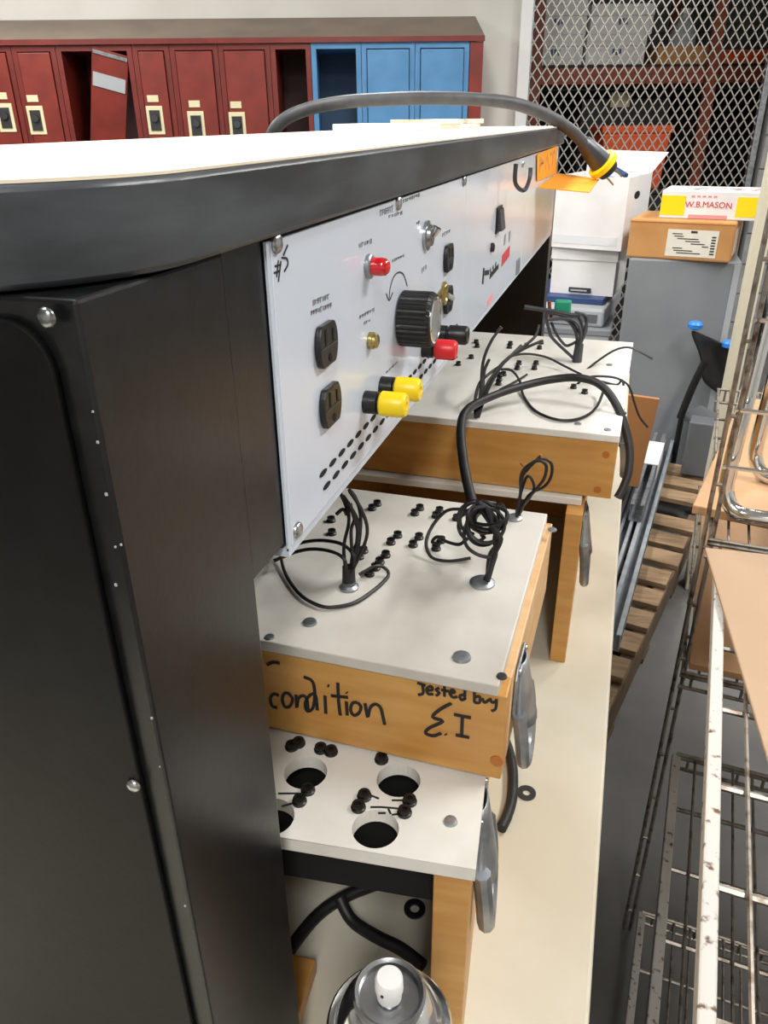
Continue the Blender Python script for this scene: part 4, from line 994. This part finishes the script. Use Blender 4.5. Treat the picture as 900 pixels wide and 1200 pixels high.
MB().tube([cq(826, 424, -.01), cq(818, 440, -.012), cq(808, 462, -.015), cq(797, 490, -.02)], .017, 10).build('back_tube', 'black_plastic', t, smooth=True)
zs_ = cq(800, 487).z
q0, q1, q2_, q3 = cq(799, 484), cq(822, 474, .09), cq(862, 496, .09), cq(846, 515)
MB().prism([q0, q1, q2_, q3], (0, 0, -.03)).build('seat', 'grey_dark', t, bev=.006)
for q in (q0, q1, q2_, q3): MB().cyl((q.x*.98+.01, q.y+.02, q.z-.03), (q.x, q.y+.01, 0), .013, 10).build('leg', 'black_plastic', t, smooth=True)
pt2 = thing('wooden_pallet', 'short wooden pallet beyond the first, under the small dark grey box', 'pallet', PT @ Vector((-.15, PLn+.4, 0)))
for x in (-.30, -.045): MB(PT).box((x, PLn+.07, .018), (x+.042, PLn+.46, .118)).build('stringer', 'pallet_dark', pt2)
for k in range(3):
    y = PLn+.07+k*.142; MB(PT).box((-.30, y, .1185), (0, y+.097, .139)).build('deck_slat', 'pallet', pt2, bev=.002)
    if k % 2 == 0: MB(PT).box((-.30, y, 0), (0, y+.09, .0175)).build('bottom_slat', 'pallet_dark', pt2)
a = atz(797, 556, .1395); b = aty(836, 556, a.y); tp = aty(805, 494, a.y).z
o = MB(yawm((a.x, a.y, .1395), -8)).box((0, 0, 0), (b.x-a.x, .1, max(tp-.1395, .12))).build('grey_carton', 'grey_dark', None, bev=.006); tag(o, 'small dark grey box on the short pallet at the foot of the chair', 'box')

# ------------------------------------------------------------------ wire shelving beside the bench
WR = .0032
ZU, ZM, ZLo = .965, .70, .56
def shelf_wires(parent, T, w_, l, z, near=True, edge='rusty_white', pitch=.03):
    s_ = -1 if near else 1
    y0, y1 = (-l, 0) if near else (0, l)
    if edge: MB(T).box((-.0075, y0, z-.022), (.0065, y1, z)).build('edge_bar', edge, parent, bev=.002); MB(T).box((w_-.008, y0, z-.022), (w_+.008, y1, z)).build('edge_bar', edge, parent, bev=.002)
    x = pitch
    while x < w_-.02: MB(T).cyl((x, y0, z), (x, y1, z), .0024, 6).build('wire', 'rust_wire', parent, smooth=True); x += pitch
    k = 0; y = 0
    while abs(y) < l-.01:
        MB(T).cyl((0, y, z-.006), (w_, y, z-.006), .0036, 6).build('cross_wire', 'rust_wire', parent, smooth=True); y += s_*.12
    for yy in (y0, y1):       # truss along the ends
        MB(T).cyl((0, yy, z+.001), (w_, yy, z+.001), .0034, 6).build('truss_wire', 'rust_wire', parent, smooth=True)
        MB(T).cyl((0, yy, z-.03), (w_, yy, z-.03), .0034, 6).build('truss_wire', 'rust_wire', parent, smooth=True)
        x = .02
        while x < w_: MB(T).cyl((x, yy, z-.03), (x, yy, z+.001), .0026, 6).build('truss_rung', 'rust_wire', parent, smooth=True); x += .04
def bars(zz, pA, pB):
    A = atz(*pA, zz); B = atz(*pB, zz); return A, B
A, B = bars(ZU, (845, 648), (829, 1200))
dv = (A-B); dv.z = 0; dv.normalize(); xv = Vector((dv.y, -dv.x, 0))
WTm = Matrix((xv, dv, Vector((0, 0, 1)))).transposed().to_4x4(); WTm.translation = Vector((A.x, A.y, 0))
A2, B2 = bars(ZLo, (785, 880), (760, 1200))
dx2 = (WTm.inverted() @ Vector((A2.x, A2.y, 0)))
print('BARS', A, B, A2, B2, dx2)
wu = thing('wire_shelving', 'rusty wire shelving unit with white edge bars beside the workbench', 'shelving', WTm @ Vector((.25, -.5, 0)))
for z in (ZU, ZLo, .14):
    shelf_wires(wu, WTm, .5, 1.0, z)
for x, y in ((0, -1.0), (.5, 0), (.5, -1.0)): MB(WTm).cyl((x, y, 0), (x, y, 1.05), .0125, 12).build('post', 'galvanised', wu, smooth=True)
# second unit going away from the first, with a ladder-like upright
LDp = Vector((.174, 1.15, 0)); LDi = WTm.inverted() @ LDp; print('LD', LDi)
LT2 = WTm.copy(); LT2.translation = LDp
wb = thing('wire_shelving', 'taller wire shelving unit carrying tan boards, with a ladder-like wire upright', 'shelving', LT2 @ Vector((.3, .4, 0)))
for z in (ZU-.005, ZM):
    shelf_wires(wb, LT2, .55, .8, z, near=False, edge=None)
    for x in (.004, .546): MB(LT2).cyl((x, 0, z), (x, .8, z), .0034, 6).build('edge_wire', 'rust_wire', wb, smooth=True)
for dx in (-.006, .007): MB(LT2).cyl((dx, .012, 0), (dx, .012, 1.5), .0036, 8).build('upright_wire', 'rust_wire', wb, smooth=True)
z = .06
while z < 1.5: MB(LT2).cyl((-.0065, .012, z), (.0075, .012, z), .0032, 6).build('upright_rung', 'rust_wire', wb, smooth=True); z += .11
for x, y in ((.55, .8), (.55, .0)): MB(LT2).cyl((x, y, 0), (x, y, 1.0), .0125, 12).build('post', 'galvanised', wb, smooth=True)
for z in (1.08, 1.17, 1.3): MB(LT2).cyl((0, .012, z), (.55, .012, z), .0036, 6).build('guard_wire', 'chrome', wb, smooth=True)
# boards on the shelves
def board(pts, th, m, label):
    o = MB().prism(pts, (0, 0, th)).build('board', m, None, bev=.002); tag(o, label, 'board'); return o
zz = ZU+.005
p0, p1_ = atz(826, 641, zz+.006), atz(900, 649, zz+.006); p2_ = atz(900, 890, zz+.006)
for p in (p0, p1_, p2_): p.z = zz
ex = (p1_-p0).normalized(); ey = (p2_-p0).normalized()
board([p0, p0+ey*.62, p0+ey*.62+ex*.42, p0+ex*.42], .006, 'masonite', 'smooth light brown hardboard sheet lying on the nearer shelving unit')
q0 = atz(810, 602, ZU+.006); q1 = atz(842, 530, ZU+.006); e1 = (q1-q0).normalized(); e2 = Vector((e1.y, -e1.x, 0))
board([q0, q0+e2*.48, q0+e2*.48+e1*.62, q0+e1*.62], .016, 'tan_board', 'tan tabletop board on the upper tier of the taller shelving unit')
m0_ = LT2 @ Vector((.012, .006, ZM+.005))
ux = LT2.to_3x3() @ Vector((1, 0, 0)); uy = LT2.to_3x3() @ Vector((0, 1, 0))
board([m0_, m0_+ux*.5, m0_+ux*.5+uy*.7, m0_+uy*.7], .014, 'tan_board', 'tan board on the middle tier of the taller shelving unit')
# chrome tube frame standing on the tan board
zt_ = ZU+.006+.016+.0125
bx = atz(862, 600, zt_); y_ = bx.y
top = aty(896, 385, y_+.03)
t = thing('chrome_frame', 'bent chrome tube frame standing on the tan tabletop board', 'tube frame', (bx.x, bx.y, zt_-.0125))
k = aty(850, 570, y_+.012)
MB().tube([top+Vector((.006, .01, .12)), top, k.lerp(top, .5), k.lerp(top, .12), k+Vector((.004, 0, -.012)), Vector((bx.x+.002, bx.y, zt_)), Vector((bx.x+.05, bx.y-.012, zt_)), Vector((bx.x+.25, bx.y-.03, zt_))], .0118, 14, 6).build('tube', 'chrome', t, smooth=True)
off = Vector((.06, .16, 0))
MB().tube([top+off+Vector((.006, .01, .12)), top+off, k.lerp(top, .5)+off, k.lerp(top, .12)+off, k+off+Vector((.004, 0, -.012)), Vector((bx.x+.002, bx.y, zt_))+off, Vector((bx.x+.05, bx.y-.012, zt_))+off, Vector((bx.x+.25, bx.y-.03, zt_))+off], .0118, 14, 6).build('tube', 'chrome', t, smooth=True)
# cream post standing behind the shelving
c0 = aty(866, 400, 2.6)
o = MB().box((c0.x-.014, 2.6, 0), (c0.x+.028, 2.68, 1.9)).build('cream_upright', 'cream_post', None, bev=.003); tag(o, 'cream painted upright board between the chair and the wire shelving', 'upright')
